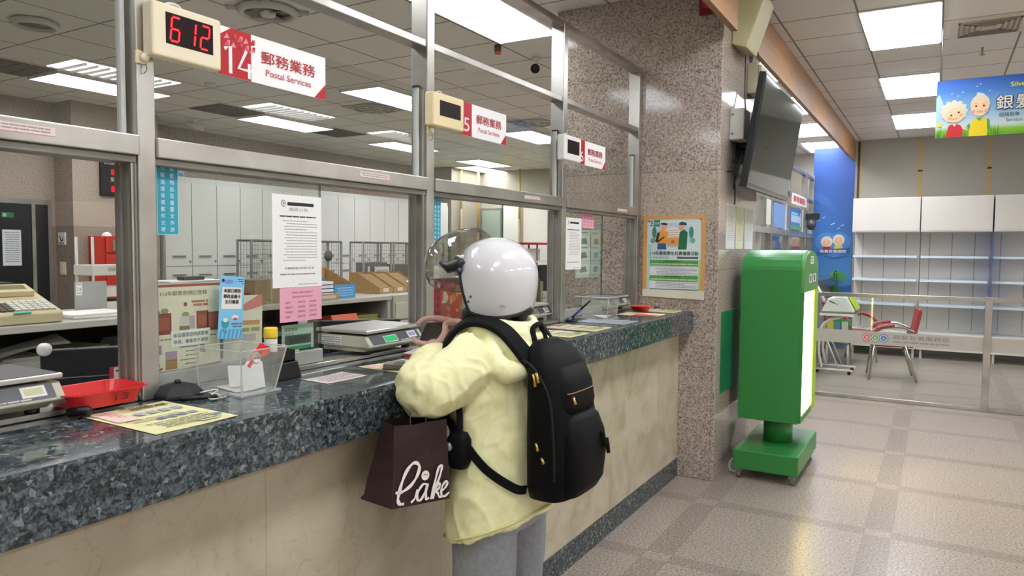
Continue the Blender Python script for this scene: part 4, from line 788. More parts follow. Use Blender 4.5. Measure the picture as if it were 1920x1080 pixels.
b = MB(); b.lathe([(.019, 0), (.02, .03), (.02, .068), (.0195, .069)], (-1.765, 1.537, CT+.057), mat('#d9dcd6', .35), 20); b.build('body', g); b = MB(); b.lathe([(.0205, .0695), (.0215, .075), (.021, .10), (.019, .103)], (-1.765, 1.537, CT+.057), mat('#e8c42c', .35), 20); b.build('yellow_cap', g)
# scales
def scale(lb, loc, rz, plat, lcd, stick=True, side_label=False):
    s = thing('postal_scale', lb, 'scale', loc, rz, 'postal scales at the windows'); kw = dict(world=False); BG = mat('#b3b29c', .5)
    b = MB(); b.prism(Fr((0, -.15, 0), (1, 0, 0), (0, 0, 1)), [(-.11, .012), (.085, .012), (.10, .022), (.10, .032), (-.11, .032)], -.30, 0, BG); b.build('base_tray', s, bevel=.004, **kw)
    b = MB(); b.prism(Fr((0, -.168, 0), (1, 0, 0), (0, 0, 1)), [(-.12, .033), (.125, .030), (.128, .036), (.10, .072), (-.12, .072)], -.336, 0, BG); b.build('housing', s, bevel=.004, **kw)
    f = Fr((.128, -.168, .036), (0, 1, 0), (-.61, 0, .79)); f.N = Vector((.79, 0, .61)); L = .0455
    b = MB(); b.rect(f, .02, .004, .316, L-.004, mat('#33363c', .3), .001); b.lines(f, .19, .30, .010, 1, .01, .004, mat('#b9b9b4', .6), .0016, seed=2); b.build('control_panel', s, **kw)
    b = MB(); b.rect(f, .095, .007, .175, .036, mat('#c5c6bf', .4), .0014); b.rect(f, .099, .010, .171, .033, lcd, .002); b.build('lcd_screen', s, **kw)
    if stick: b = MB(); b.rect(f, .245, .012, .298, .040, mat('#d8d9d6', .5), .0016); b.rect(f, .251, .018, .292, .035, mat('#b9b98a' if plat != 's' else '#8d93ae', .5), .0022); b.build('sticker', s, **kw)
    if side_label: f2 = FY(-.105, -.1685, .034); b = MB(); b.rect(f2, .0, .0, .10, .034, mat('#d9d8d0', .6), .0008); b.lines(f2, .004, .096, .030, 4, .008, .004, M_GREYT, .0014); b.build('side_label', s, **kw)
    b = MB(); b.box(-.10, .08, -.13, .13, .072, .080, M_BLACK); b.build('load_cell', s, **kw)
    b = MB(); b.box(-.128, .112, -.170, .170, .0805, .0925, mat('#c9c8c2', .3, .7)); b.build('platform', s, bevel=.003, **kw)
    b = MB(); b.box(-.122, .106, -.164, .164, .0926, .0936, mat('#4a4846', .55) if plat != 's' else mat('#b1b0aa', .28, .85)); b.build('platform_mat', s, **kw)
    for x in (-.09, .07):
        for y in (-.12, .12): b = MB(); b.cyl((x, y, 0), (x, y, .012), .016, M_BLACK, seg=12); b.build('foot', s, **kw)
    return s
LCDG = emit('#4fd08a', .75, 'green_lcd'); LCDO = mat('#a7aba2', .25)
ZS = 1.1555
scale('postal scale with dark top plate at the left edge, beside the red tray', (-1.885, .755, ZS), 0, 'd', LCDO)
scale('postal scale with silver plate and glowing green screen beside the hands', (-1.875, 2.125, ZS), .05, 's', LCDG, True, True)
scale('grey postal scale partly hidden right of the helmet', (-1.965, 3.425, ZS), 0, 's', mat('#5a605c', .25)); scale('dark postal scale behind the red bowl, against the pillar', (-1.885, 4.395, ZS), 0, 'd', mat('#7d857f', .25))
b = MB(); b.tube(smooth_path([(-1.76, .93, CT+.012), (-1.72, .945, CT+.02), (-1.735, .96, CT+.012), (-1.76, .955, CT+.014)]), .011, M_BLACK, 8); tag(b.build('cable_bundle', loc=(-1.74, .945, CT)), 'small black cable bundle below the corner of the left scale', 'cable')
# red tray and bowl
def tray(cx, cy, hx, hy, h, m, name, zb, rim=.006):
    b = MB()
    def ring(sx, sy, z, r): 
        P = []
        for qx, qy, a0 in ((1, 1, 0), (-1, 1, 90), (-1, -1, 180), (1, -1, 270)):
            for k in range(5): a = math.radians(a0+k*22.5); P.append((cx+qx*(sx-r)+r*math.cos(a), cy+qy*(sy-r)+r*math.sin(a), z))
        return P
    b.loft([ring(hx*.78, hy*.80, zb, .02), ring(hx, hy, zb+h, .03), ring(hx+rim, hy+rim, zb+h+.001, .032), ring(hx+rim, hy+rim, zb+h-.002, .032)], m, True, False, False)
    b.loft([ring(hx-.003, hy-.003, zb+h, .03), ring(hx*.76, hy*.78, zb+.003, .018)], m, False, True, False); return b
tr = thing('red_tray', 'red plastic tray marked 13 between the left scale and the steel post', 'tray', (-1.80, 1.02, ZS))
tray(-1.80, 1.015, .072, .098, .040, mat('#cf2a2c', .35), 'tray', ZS).build('tray_body', tr)
b = MB(); f = Fr((-1.733, 1.0, ZS+.012), (0, 1, 0), (.34, 0, .94)); f.N = Vector((.94, 0, -.34)); b.text(f, '13', .02, .002, .02, mat('#6d1014', .5), .0045, w=.034, bold=.001); b.build('marker_number', tr)
tr = thing('red_bowl', 'small round red bowl on the counter near the granite pillar', 'bowl', (-1.70, 4.60, CT+.0032)); rb = mat('#e0402c', .35)
b = MB(); b.lathe([(.001, 0), (.052, 0), (.07, .028), (.076, .03), (.076, .026), (.073, .026), (.055, -.0), (.001, .002)][0:4]+[(.069, .03), (.05, .004), (.001, .004)], (-1.70, 4.60, CT+.0035), rb, 28); b.build('bowl_body', tr); 
b = MB(); b.tube([(-1.63, 4.665, CT+.024), (-1.60, 4.70, CT+.02)], .004, M_BLACK, 8); b.build('handle_stub', tr)
# far pen stand
p = thing('pen_stand', 'blue pen standing in a round black base before the far acrylic box', 'pen stand', (-1.775, 3.70, CT)); b = MB(); b.lathe([(.034, 0), (.034, .006), (.02, .014), (.008, .022), (.006, .022)], (-1.775, 3.70, CT), M_BLACK, 24); b.build('base', p)
b = MB(); b.tube([(-1.775, 3.70, CT+.022), (-1.72, 3.702, CT+.072)], .006, mat('#2a3a7a', .4), 10); b.tube([(-1.72, 3.702, CT+.072), (-1.665, 3.704, CT+.122)], [.006, .0045], M_BLACK, 10); b.build('pen', p)
b = MB(); b.box(-.055, .055, -.035, .035, 0, .004, mat('#3f3a34', .5)); b.box(-.053, .053, -.033, .033, .0041, .018, mat('#6a6358', .4)); b.box(-.02, .03, -.02, .02, .0181, .0195, M_BLACK); o = b.build('wallet', world=False, loc=(-1.545, 1.895, CT+.0035), rotz=.5, bevel=.003)
tag(o, 'dark grey wallet lying on the yellow sheet beside the rider', 'wallet')
b = MB(); b.box(-.05, .05, -.075, .075, 0, .012, mat('#d8d3cb', .6)); b.box(-.05, .05, -.076, -.0751, 0, .008, M_RED); b.rect(FZ(.045, -.07, .012), .01, .01, .13, .08, mat('#b9b4b0', .6), .0005); o = b.build('booklet', world=False, loc=(-1.70, 2.22, CT), rotz=.3); tag(o, 'pale booklet with red edge under the corner of the green screen scale', 'booklet')

# ================================================================== SHEETS ON THE GLASS
GX = -1.824
def pane_sheet(name, y0, z0, w, h, col, lb, cat, x=GX, rot=0, group=None):
    b = MB(); kk = x/-1.80 if x == GX else 1; y0 *= kk; z0 = 1.55+(z0-1.55)*kk; f = FX(x, y0, z0)
    if rot: f.U = Vector((0, math.cos(rot), math.sin(rot))); f.V = Vector((0, -math.sin(rot), math.cos(rot)))
    f.U = f.U*kk; f.V = f.V*kk
    b.prism(f, [(0, 0), (w, 0), (w, h), (0, h)], 0, .0006, mat(col, .55)); return b, f, lambda: tag(b.build(name, loc=(x, y0+w/2, z0)), lb, cat, group)
TEAL = '#2b9ab3'
for y, w, lb in ((1.189, .064, 'teal notice strip with two columns of white characters right of the first post'), (2.416, .054, 'teal notice strip beside the second post, above the clear visor')):
    b, f, d = pane_sheet('teal_notice', y, 1.579, w, .195, TEAL, lb, 'notice', group='teal notices on the glass'); lt = mat('#9fdcd6', .5); wt = mat('#e4f3f2', .6)
    for q in ((0, 0, w, .002), (0, .193, w, .195), (0, 0, .002, .195), (w-.002, 0, w, .195)): b.rect(f, *q, lt, .0009)
    for ci, s in enumerate(('貴重物品及重要文件請', '作報值或保價郵件交寄')):
        for k, ch in enumerate(s): b.text(f, ch, w*(.70 if ci == 0 else .28), .172-k*.0182, .0125, wt, .001, ax='C', w=.0125)
    d()
b, f, d = pane_sheet('white_notice', 1.577, 1.418, .21, .298, '#f4f3f0', 'tall white notice with a black bar at its top on the left window', 'notice', group='white notices with a black bar')
def white_notice(b, f, w, h, big):
    b.rect(f, .062*w/.21, h*.885, .175*w/.21, h*.922, M_TXT, .001); b.disc(f, .046*w/.21, h*.905, .0095, M_TXT, .001, ry=.011); b.disc(f, .046*w/.21, h*.905, .0075, M_PAPER, .0013, ry=.009)
    b.text(f, '郵', .046*w/.21, h*.891, .009, M_TXT, .0016, ax='C')
    if big: b.text(f, '郵政公告', .11, h*.825, .012, M_GREYT, .001, ax='C', w=.08)
    b.lines(f, .03, w-.025, h*.775, 1, .01, .0042, M_TXT, .001, seed=5); b.lines(f, .042, w-.02, h*.725, 15, h*.0305, .0026, mat('#b0aeaa', .7), .001, seed=6, fill=.75)
    if big: b.text(f, '中華郵政股份有限公司 啟', .05, h*.195, .0075, M_TXT, .001, w=.125)
    b.lines(f, .03, w-.03, h*.15, 1, .01, .004, mat('#8d8b86', .7), .001, seed=8); b.lines(f, w*.5, w-.02, h*.035, 1, .01, .003, mat('#b0aea8', .7), .001, seed=9)
white_notice(b, f, .21, .298, True); d()
b, f, d = pane_sheet('pink_notice', 1.605, 1.306, .181, .111, '#e9a9bd', 'pink notice on the glass below the tall white notice', 'notice', group='pink notices on the glass')
rt = mat('#bd7f93', .7); b.lines(f, .05, .14, .097, 2, .014, .0055, rt, .001, seed=3)
for k in range(4):
    for u in (.022, .075, .125): b.lines(f, u, u+.032, .066-k*.0155, 1, .01, .0065, rt, .001, seed=k*7+int(u*99))
d()
b, f, d = pane_sheet('white_notice', 3.645, 1.433, .218, .295, '#f0efec', 'white notice with a black bar in the far window beside the pillar', 'notice'); white_notice(b, f, .218, .295, False); d()
b, f, d = pane_sheet('pink_notice', 3.867, 1.674, .168, .096, '#e3a3b4', 'pink notice at the top of the far window beside the pillar', 'notice')
for k in range(4):
    for u in (.02, .07, .12): b.lines(f, u, u+.03, .075-k*.018, 1, .01, .006, rt, .001, seed=k*5+int(u*77))
d()
for i, (y, w, lb) in enumerate(((3.866, .21, 'pale green leaflet with small pictures under the far pink notice'), (4.085, .145, 'dim green leaflet right of the one under the far pink notice'))):
    b, f, d = pane_sheet('green_leaflet', y, 1.377, w, .29, '#cfd8ce' if i == 0 else '#a9b9ae', lb, 'leaflet', x=-1.838-.0006)
    for k in range(3): b.rect(f, .012, .19-k*.085, w*.85, .255-k*.085, mat('#e2e6e0' if i == 0 else '#b5c2b9', .6), .0008); b.poly(f, [(w*.3, .20-k*.085), (w*.8, .205-k*.085), (w*.7, .24-k*.085), (w*.35, .235-k*.085)], mat('#7d8278', .6), .0011)
    b.lines(f, .015, w*.8, .275, 2, .09, .006, mat('#5f7a66', .7), .0011); d()
# stamp subscription poster with its label
b, f, d = pane_sheet('stamp_poster', 1.19, 1.17, .235, .270, '#ebe6cc', 'cream stamp poster headed 113 leaning behind the glass of the left window', 'poster', x=-1.858)
b.rect(f, 0, .263, .235, .270, mat('#a5473c', .5), .0009); b.text(f, '113年郵票冊預訂登錄', .042, .238, .0135, mat('#4a3a2c', .6), .001, w=.15); dr = mat('#8a2b26', .5)
for q in ((.008, .13, .075, .19), (.155, .135, .195, .19), (.19, .13, .232, .185)): b.rect(f, *q, dr, .001); b.rect(f, q[0]+.006, q[1]+.012, q[2]-.006, q[3]-.012, mat('#9d4a38', .5), .0014)
b.rect(f, .1, .135, .15, .178, mat('#d8cfc4', .5), .001); b.rect(f, .1, .135, .132, .15, mat('#7a6a55', .5), .0014); b.rect(f, .132, .14, .15, .178, mat('#b9a5b4', .5), .0014); b.lines(f, .14, .195, .222, 2, .01, .007, mat('#c07a66', .6), .001); b.disc(f, .12, .212, .006, mat('#c43b35', .5), .001)
for u, v in ((.03, .192), (.055, .196), (.12, .182)): b.disc(f, u, v, .012, mat('#8f9a63', .5), .0008, ry=.008)
for u, v, hx in ((.008, .075, '#a48aa8'), (.055, .055, '#b39ab0'), (.055, .03, '#b38a52')): b.rect(f, u, v, u+.036, v+.026, mat(hx, .5), .001)
b.disc(f, .025, .045, .014, mat('#c29a55', .5), .001, ry=.008); b.stroke(f, [(.008, .036), (.025, .028), (.045, .036)], .006, mat('#a5473c', .5), .0012); b.lines(f, .01, .22, .118, 1, .01, .004, M_GREYT, .001, seed=4); b.lines(f, .1, .16, .09, 5, .012, .003, M_GREYT, .001, seed=5)
b.poly(f, [(.0, .012), (.235, .028), (.235, .034), (.0, .020)], mat('#a5473c', .5), .0012); b.rect(f, .006, -.0, .16, .008, mat('#e0dfd2', .5), .001); b.poly(f, [(.165, .07), (.185, .065), (.18, .10), (.165, .10)], mat('#9a8a74', .5), .0012); d()
b, f, d = pane_sheet('stamp_poster', 1.19, 1.157, .235, .0125, '#efeee6', 'x', 'poster', x=-1.859)
b.mats = b.mats  # lower white margin of the stamp poster is drawn on its own leaf
o = d(); o.name = 'white_leaflet'; o['label'] = 'narrow white leaflet edge under the cream stamp poster'; o['category'] = 'leaflet'
b, f, d = pane_sheet('white_label', 1.262, 1.262, .128, .046, '#f3f5ec', 'white label with two rows of characters stuck on the cream stamp poster', 'label', x=-1.8562)
b.text(f, '索取購票證明請當場', .008, .026, .0125, M_TXT, .001, w=.112); b.text(f, '申請，事後恕不補發', .008, .007, .0125, M_TXT, .001, w=.112); d()
b, f, d = pane_sheet('cream_flyer', 1.438, 1.185, .145, .215, '#eeead6', 'cream flyer with a pink corner behind the yellow capped bottle', 'flyer', x=-1.862, rot=-.03)
b.poly(f, [(.04, .17), (.13, .215), (.145, .215), (.145, .18), (.08, .165)], mat('#dc8f84', .5), .001); b.text(f, '上限', .03, .125, .013, mat('#c9783c', .6), .001); b.lines(f, .055, .135, .135, 1, .01, .014, mat('#d09a62', .6), .001); b.lines(f, .02, .135, .112, 1, .01, .012, mat('#a3ad6d', .6), .001); b.rect(f, .03, .07, .12, .092, mat('#c9c4c0', .6), .001); d()
b, f, d = pane_sheet('blue_flyer', 1.372, 1.279, .086, .185, '#7fc0e2', 'light blue flyer with a white text box stuck on the glass above the acrylic box', 'flyer', rot=-.07)
b.rect(f, .008, .088, .078, .152, M_WHITE, .001);
for k, s in enumerate(('本窗口開放', '郵政金融卡', '支付郵資')): b.text(f, s, .043, .136-k*.0165, .0115, M_TXT, .0014, w=.06 if k < 2 else .048, ax='C', bold=.0004)
b.lines(f, .06, .083, .178, 3, .006, .003, mat('#3f5a8a', .6), .001); b.disc(f, .03, .168, .016, mat('#7d8fd0', .5), .001, ry=.006); b.disc(f, .01, .172, .005, M_TXT, .0012)
b.disc(f, .024, .045, .014, mat('#3a9aa5', .5), .001, ry=.015); b.disc(f, .024, .055, .009, M_WHITE, .0013, ry=.006); b.stroke(f, [(.02, .03), (.018, .02), (.03, .02)], .003, mat('#3a6a7a', .5), .001); b.disc(f, .058, .063, .012, M_WHITE, .001, ry=.007); b.disc(f, .058, .058, .008, mat('#b85a5a', .5), .0013, ry=.004)
for k in range(6): b.poly(f, [(.004+k*.014, 0), (.011+k*.014, 0), (.016+k*.014, .028), (.009+k*.014, .028)], mat('#4a9ac0', .5), .001)
b.lines(f, .045, .083, .046, 2, .008, .004, mat('#4a6a8a', .6), .0011); d()
b, f, d = pane_sheet('green_card', 1.652, 1.205, .14, .085, '#b4cdbb', 'pale green card with a dark strip behind the glass above the window shoe', 'card', x=-1.845)
b.text(f, '業務專章', .012, .062, .0135, mat('#2f5a48', .6), .001, w=.055); b.lines(f, .014, .05, .056, 1, .01, .004, M_GREYT, .001); b.rect(f, .012, .018, .128, .050, mat('#56605a', .4), .001); b.rect(f, .012, .0, .128, .012, mat('#2f8a5c', .5), .001); b.rect(f, .05, .022, .12, .046, mat('#3c4541', .4), .0014); d()
b, f, d = pane_sheet('red_sign', 1.142, ZS, .052, .058, '#b83040', 'small red edged sign with black strokes behind the red tray', 'sign', x=-1.955)
b.rect(f, .012, 0, .052, .056, mat('#d9cfca', .5), .001)
for q in ([(.018, .045), (.03, .048)], [(.03, .038), (.045, .041)], [(.026, .03), (.046, .033)], [(.03, .04), (.028, .02)], [(.042, .042), (.04, .022)], [(.02, .012), (.046, .016)], [(.028, .016), (.024, .003)], [(.038, .016), (.044, .004)]): b.stroke(f, q, .005, M_TXT, .0014)
d()

# ================================================================== TELLER SIDE FURNITURE
td = thing('teller_desk', 'grey teller desk running behind the windows below the counter', 'desk', (-2.6, 2, 0))
MB().box(-3.0, -2.03, -1.2, 4.75, .97, 1.0, mat('#8f8f86', .5)).build('desk_top', td); MB().box(-3.0, -2.97, -1.2, 4.75, 0, .97, mat('#6c6c66', .6)).build('modesty_panel', td); MB().box(-2.97, -2.16, -1.2, -1.17, 0, .97, mat('#6c6c66', .6)).build('end_panel', td); MB().box(-2.97, -2.16, 4.72, 4.75, 0, .97, mat('#6c6c66', .6)).build('end_panel', td)
def screen(p0, p1, z1, lb, ball_lb):
    P0 = Vector((*p0, 1.0)); P1 = Vector((*p1, 1.0)); L = (P1-P0).length; a = math.atan2(P1.x-P0.x, P1.y-P0.y)
    s = thing('black_monitor', lb, 'monitor', P0, -a, 'black monitors seen from behind'); kw = dict(world=False); H = z1-1.0
    MB().box(-.03, 0, 0, L, .085, H, mat('#121316', .45)).build('back_shell', s, bevel=.004, **kw); MB().box(-.012, .012, .02, L-.02, .03, H*.62, mat('#191a1e', .35)).build('lower_shell', s, bevel=.004, **kw); MB().box(-.10, .06, L*.35, L*.65, 0, .012, M_BLACK).build('foot', s, **kw); MB().box(-.04, -.01, L*.45, L*.55, .0125, .13, M_BLACK).build('neck', s, **kw)
    b = MB(); b.ball((.012, .012, H+.004), .021, mat('#e9e9e6', .4), 18); b.build('white_camera_ball', s, **kw)
screen((-2.36, 1.165), (-2.14, 1.56), 1.225, 'black monitor back with a white ball on its corner, behind the red tray', '')
screen((-2.395, 2.245), (-2.12, 2.60), 1.222, 'black monitor back with a white ball behind the silver postal scale', '')
# red gift box with bag
g = thing('red_gift_box', 'tall red printed gift box standing behind the window left of the helmet', 'box', (-2.6, 3.65, 1.0))
b = MB(); b.box(-2.72, -2.60, 3.50, 3.80, 1.0, 1.365, mat('#b3202a', .4)); f = FX(-2.6, 3.5, 1.0); b.rect(f, .07, .02, .29, .33, mat('#c9453a', .4), .0008); og = mat('#d98a4a', .5); r = random.Random(5)
for i in range(26): u = .08+.2*r.random(); v = .03+.28*r.random(); b.disc(f, u, v, .012+.02*r.random(), mat(('#d98a4a', '#e0a868', '#8a6a5c', '#c9583f', '#dcc9b0')[i % 5], .5), .001+.00004*i, ry=.008+.02*r.random(), rot=r.random()*3)
b.lines(f, .012, .055, .30, 6, .045, .02, mat('#7d1018', .5), .001); b.build('carton', g, bevel=.003)
b = MB(); vs = []; N = 9
for i in range(N):
    for j in range(N): u = i/(N-1); v = j/(N-1); e = math.sin(PI*u)*math.sin(PI*v); vs.append((-2.74+.17*u, 3.48+.36*v, 1.367+.075*e*(1.2-u*.5)+.012*noise.noise((u*5, v*5, 1))*e*3))
b.add(vs, [(i*N+j, (i+1)*N+j, (i+1)*N+j+1, i*N+j+1) for i in range(N-1) for j in range(N-1)], mat('#dfe3df', .3), False); b.poly(Fr((-2.74, 3.48, 1.366), (1, 0, 0), (0, 1, 0)), [(0, 0), (.17, 0), (.17, .36), (0, .36)], mat('#dfe3df', .3)); tag(b.build('plastic_bag', loc=(-2.65, 3.66, 1.366)), 'crumpled white plastic bag lying on the red gift box', 'bag')
def folders(x, y, z, cols, lb, w=.035, d=.24, h=.3, grp=None):
    for i, c in enumerate(cols):
        b = MB(); b.box(-d/2, d/2, 0, w, 0, h-.02*(i % 2), mat(c, .55)); o = b.build('file_folder', world=False, loc=(x, y+i*(w+.006), z)); tag(o, lb[i], 'folder', grp)
folders(-2.3, 3.95, 1.0, ['#8f9a7e', '#7d7a4a', '#8a6d35', '#a9b09a'], ['pale green folder standing behind the far window, leftmost', 'olive folder standing behind the far window', 'brown folder standing behind the far window', 'light grey green folder behind the far window, last of its row'], h=.36, grp='folders behind the far window')
for i, (y, h, lb) in enumerate(((4.25, .25, 'white card holder standing behind the far acrylic box, left one'), (4.42, .22, 'white card holder standing behind the far acrylic box, right one'))): b = MB(); b.box(-2.305, -2.30, y, y+.15, 1.0, 1.0+h, mat('#d5d8cc', .5)); b.box(-2.36, -2.305, y+.02, y+.13, 1.0, 1.01, mat('#c5c8bc', .5)); b.lines(FX(-2.2995, y, 1.0), .02, .13, h-.03, 3, .03, .01, M_GREYT, .0006, seed=i); tag(b.build('card_holder', loc=(-2.3, y+.07, 1.0)), lb, 'card holder')
# back desks
DG = mat('#a3a295', .5); DT = mat('#b0aea2', .45)
def desk(x0, x1, y0, y1, z, lb, shelf, leg_ys):
    d = thing('back_office_desk', lb, 'desk', ((x0+x1)/2, (y0+y1)/2, 0)); MB().box(x0, x1, y0, y1, z-.038, z, DT).build('desk_top', d, bevel=.004); MB().box(x0, x0+.02, y0, y1, 0, z-.038, mat('#3b3a37', .7)).build('back_panel', d)
    MB().box(x0+.02, x1-.03, y0+.03, y1-.05, shelf-.02, shelf, mat('#6f6d65', .6)).build('shelf_board', d)
    for y in leg_ys: MB().box(x0+.02, x1-.01, y, y+.04, 0, z-.038, DG).build('side_panel', d)
desk(-4.75, -3.95, .3, 3.02, 1.14, 'grey back office desk with stuffed shelf below, seen left of the first post', .87, (.3, 2.98))
desk(-5.0, -4.2, 3.06, 5.03, 1.12, 'grey back office desk under the blue box, seen in the opening of window 14', .90, (3.06, 4.98))
dc = thing('drawer_cabinet', 'cream steel drawer cabinet under the kraft file boxes', 'cabinet', (-4.6, 5.5, 0)); CB = mat('#b3b1a0', .45)
MB().box(-5.0, -4.2, 5.05, 6.05, 0, 1.12, CB).build('body', dc, bevel=.004)
for k in range(6):
    z = 1.05-k*.165; o = MB().box(-4.2, -4.185, 5.07, 6.03, z-.15, z, mat('#bcbaa9', .42)).build('drawer', dc, bevel=.003); b = MB(); b.box(-4.1845, -4.165, 5.26, 5.40, z-.085, z-.065, M_STEELD); ob = b.build('handle', o)
# cash register
cr = thing('cash_register', 'cream cash register with grey keys on the desk at the left edge', 'register', (-4.2, 1.85, 1.142)); RC = mat('#c4b893', .5); f = Fr((-4.42, 2.09, 1.143), (1, 0, 0), (0, 0, 1))
b = MB(); b.prism(f, [(0, .0), (.43, .0), (.435, .05), (.42, .062), (.20, .135), (.16, .15), (0, .155)], 0, .44, RC); b.build('housing', cr, bevel=.008)
sl = Vector((.22, 0, -.073)).normalized(); fk = Fr((-4.0, 1.65, 1.206), (0, 1, 0), -sl)
b = MB(); r = random.Random(2)
for i in range(12):
    for j in range(5):
        u = .02+i*.0335; v = .01+j*.026; c = mat('#5a584f', .5) if 3 <= i <= 5 and j < 4 else mat('#c9c8bd', .5); b.prism(fk, [(u, v), (u+.027, v), (u+.027, v+.019), (u, v+.019)], .001, .009, c)
b.build('keypad', cr); b = MB(); b.prism(fk, [(.20, -.022), (.28, -.020), (.285, -.006), (.20, -.008)], .001, .0035, mat('#3fb39a', .5)); b.build('teal_sticker', cr)
fd = Fr((-4.2, 1.86, 1.285), (0, 1, 0), (-.9, 0, .4)); b = MB(); b.prism(fd, [(0, -.01), (.19, -.01), (.18, .08), (.01, .08)], -.01, .022, RC); b.build('display_housing', cr, bevel=.004); b = MB(); b.rect(fd, .02, .015, .16, .065, mat('#7d7a55', .2), .0226); b.build('display_window', cr)
MB().box(-4.42, -4.28, 1.72, 2.0, 1.299, 1.345, M_BLACK).build('printer_cover', cr, bevel=.008)
def stack(x, y, z, sx, sy, nsh, lb, col=M_PAPER, cat='papers', rz=0, th=.006, grp=None):
    b = MB(); r = random.Random(int(x*100+y*1000))
    for i in range(nsh): dx, dy, a = (r.random()-.5)*.02, (r.random()-.5)*.02, (r.random()-.5)*.12; b.cb((dx, dy, th*(i+.5)), (sx, sy, th*.8), col, Matrix.Rotation(a, 4, 'Z'))
    return tag(b.build('paper_stack', world=False, loc=(x, y, z), rotz=rz), lb, cat, grp)
stack(-4.20, 2.35, 1.1405, .28, .36, 5, 'messy stack of white papers right of the cash register', th=.005)
b = MB(); b.box(-4.40, -4.39, 2.37, 2.56, 1.1405, 1.33, mat('#989a95', .5)); f = FX(-4.3895, 2.37, 1.14); b.rect(f, .006, .11, .042, .185, mat('#dcdcd6', .6), .0006); b.text(f, '13', .024, .135, .018, M_TXT, .001, ax='C'); b.lines(f, .012, .036, .178, 1, .01, .005, M_GREYT, .001); b.lines(f, .010, .038, .125, 1, .01, .005, M_GREYT, .001); b.box(-4.45, -4.40, 2.40, 2.42, 1.1405, 1.20, M_STEELD); tag(b.build('grey_divider', loc=(-4.39, 2.46, 1.1405)), 'grey upright divider with a white 13 label behind the paper stack', 'divider')
lr = thing('letter_rack', 'white rack of trays on the desk left of the first post, before the red cabinet', 'rack', (-4.55, 2.72, 1.141)); RW = mat('#c9c9bd', .45)
for y in (2.53, 2.90):
    for x in (-4.66, -4.48): b = MB(); b.cyl((x, y, 1.141), (x, y, 1.60), .009, RW, seg=10); b.build('post', lr)
for z0, z1, x in ((1.36, 1.425, -4.47), (1.225, 1.285, -4.47), (1.142, 1.195, -4.46)): MB().box(-4.68, x, 2.52, 2.92, z0, z1, RW).build('tray', lr, bevel=.004)
b = MB(); f = FX(-4.4695, 2.52, 1.36)
for k in range(12): b.rect(f, .10+k*.012, .025, .107+k*.012, .05, mat('#8a8a82', .6), .0006)
b.build('tray_slots', lr); b = MB(); b.box(-4.62, -4.5, 2.56, 2.86, 1.1955, 1.205, M_BLACK); b.build('black_insert', lr)
# under-desk papers
for i, (x, y, sx, sy, n, col, lb) in enumerate(((-4.2, 1.62, .25, .24, 9, mat('#c9c7bd', .7), 'pile of grey white documents on the shelf under the cash register'), (-4.25, 1.96, .25, .22, 12, mat('#d6d4cc', .7), 'curling white documents on the desk shelf left of the white ball'), (-4.3, 2.31, .28, .24, 14, mat('#a3a67e', .7), 'olive green folders on the desk shelf above the black monitor'), (-4.3, 2.68, .25, .28, 16, mat('#b9b8b0', .7), 'leaning pale papers on the desk shelf near the first post'))): stack(x, y, .8705, sx, sy, n, lb, col, th=.007, rz=.08*(i-1))
b = MB(); vs = []
for i in range(9): a = i/8; vs += [(-4.02, 1.75+.4*a, .965+.05*a+.02*math.sin(3*a)), (-4.28, 1.80+.4*a, .97+.08*a)]
b.add(vs, [(2*i, 2*i+1, 2*i+3, 2*i+2) for i in range(8)], mat('#d0cfc6', .6), True); tag(b.build('loose_sheets', loc=(-4.1, 1.95, .93)), 'bent white sheets sticking out under the cash register desk', 'papers')
stack(-4.3, 1.28, .8705, .28, .22, 8, 'yellow folder on the desk shelf at the left edge', mat('#c4bd62', .6), th=.008)
# window 14 desk items
bb = thing('blue_file_box', 'blue fronted kraft file box on the desk, right of the pink notice', 'box', (-4.42, 4.5, 1.121)); f = Fr((0, 4.63, 1.1215), (1, 0, 0), (0, 0, 1)); bl = mat('#4f96c8', .5)
b = MB(); pr = [(-4.62, 0), (-4.28, 0), (-4.28, .115), (-4.62, .25)]
b.prism(f, pr, 0, .006, M_KRAFT); b.prism(Fr((0, 4.39, 1.1215), (1, 0, 0), (0, 0, 1)), pr, 0, .006, M_KRAFT); b.box(-4.622, -4.616, 4.39, 4.63, 1.1215, 1.37, M_KRAFT); b.box(-4.62, -4.28, 4.39, 4.63, 1.1215, 1.126, M_KRAFT); b.build('kraft_body', bb)
b = MB(); b.box(-4.2795, -4.272, 4.385, 4.635, 1.1215, 1.237, bl); f2 = FX(-4.2719, 4.385, 1.1215); b.lines(f2, .03, .22, .09, 4, .02, .008, mat('#9cc6e6', .6), .0006); b.poly(Fr((0, 4.384, 1.1215), (1, 0, 0), (0, 0, 1)), [(-4.55, .12), (-4.28, .0), (-4.28, .115), (-4.55, .22)], bl, .0006); b.build('blue_sleeve', bb)
for k in range(5): b = MB(); b.cb((0, 0, .012), (.22, .19, .022), mat(('#dcdce4', '#c9cbd8', '#e4e4e6', '#d2d4de', '#e0e0e4')[k], .5)); o = b.build('book', world=False, loc=(-4.38+.006*(k % 2), 4.27+.004*(k % 3), 1.122+.0305*k), rotz=.04*(k-2)); tag(o, ('bottom', 'second', 'middle', 'fourth', 'topmost')[k]+' white book of the pile left of the blue file box', 'book', 'white books beside the blue box')
b = MB(); b.box(-4.255, -4.215, 4.12, 4.38, 1.1215, 1.168, M_KRAFT); b.rect(FX(-4.2149, 4.14, 1.13), .02, .004, .2, .03, mat('#c9b9b4', .6), .0006)
b.mats = b.mats; o = b.build('kraft_tray', loc=(-4.29, 4.25, 1.1215)); tag(o, 'low kraft tray before the pile of white books', 'tray')
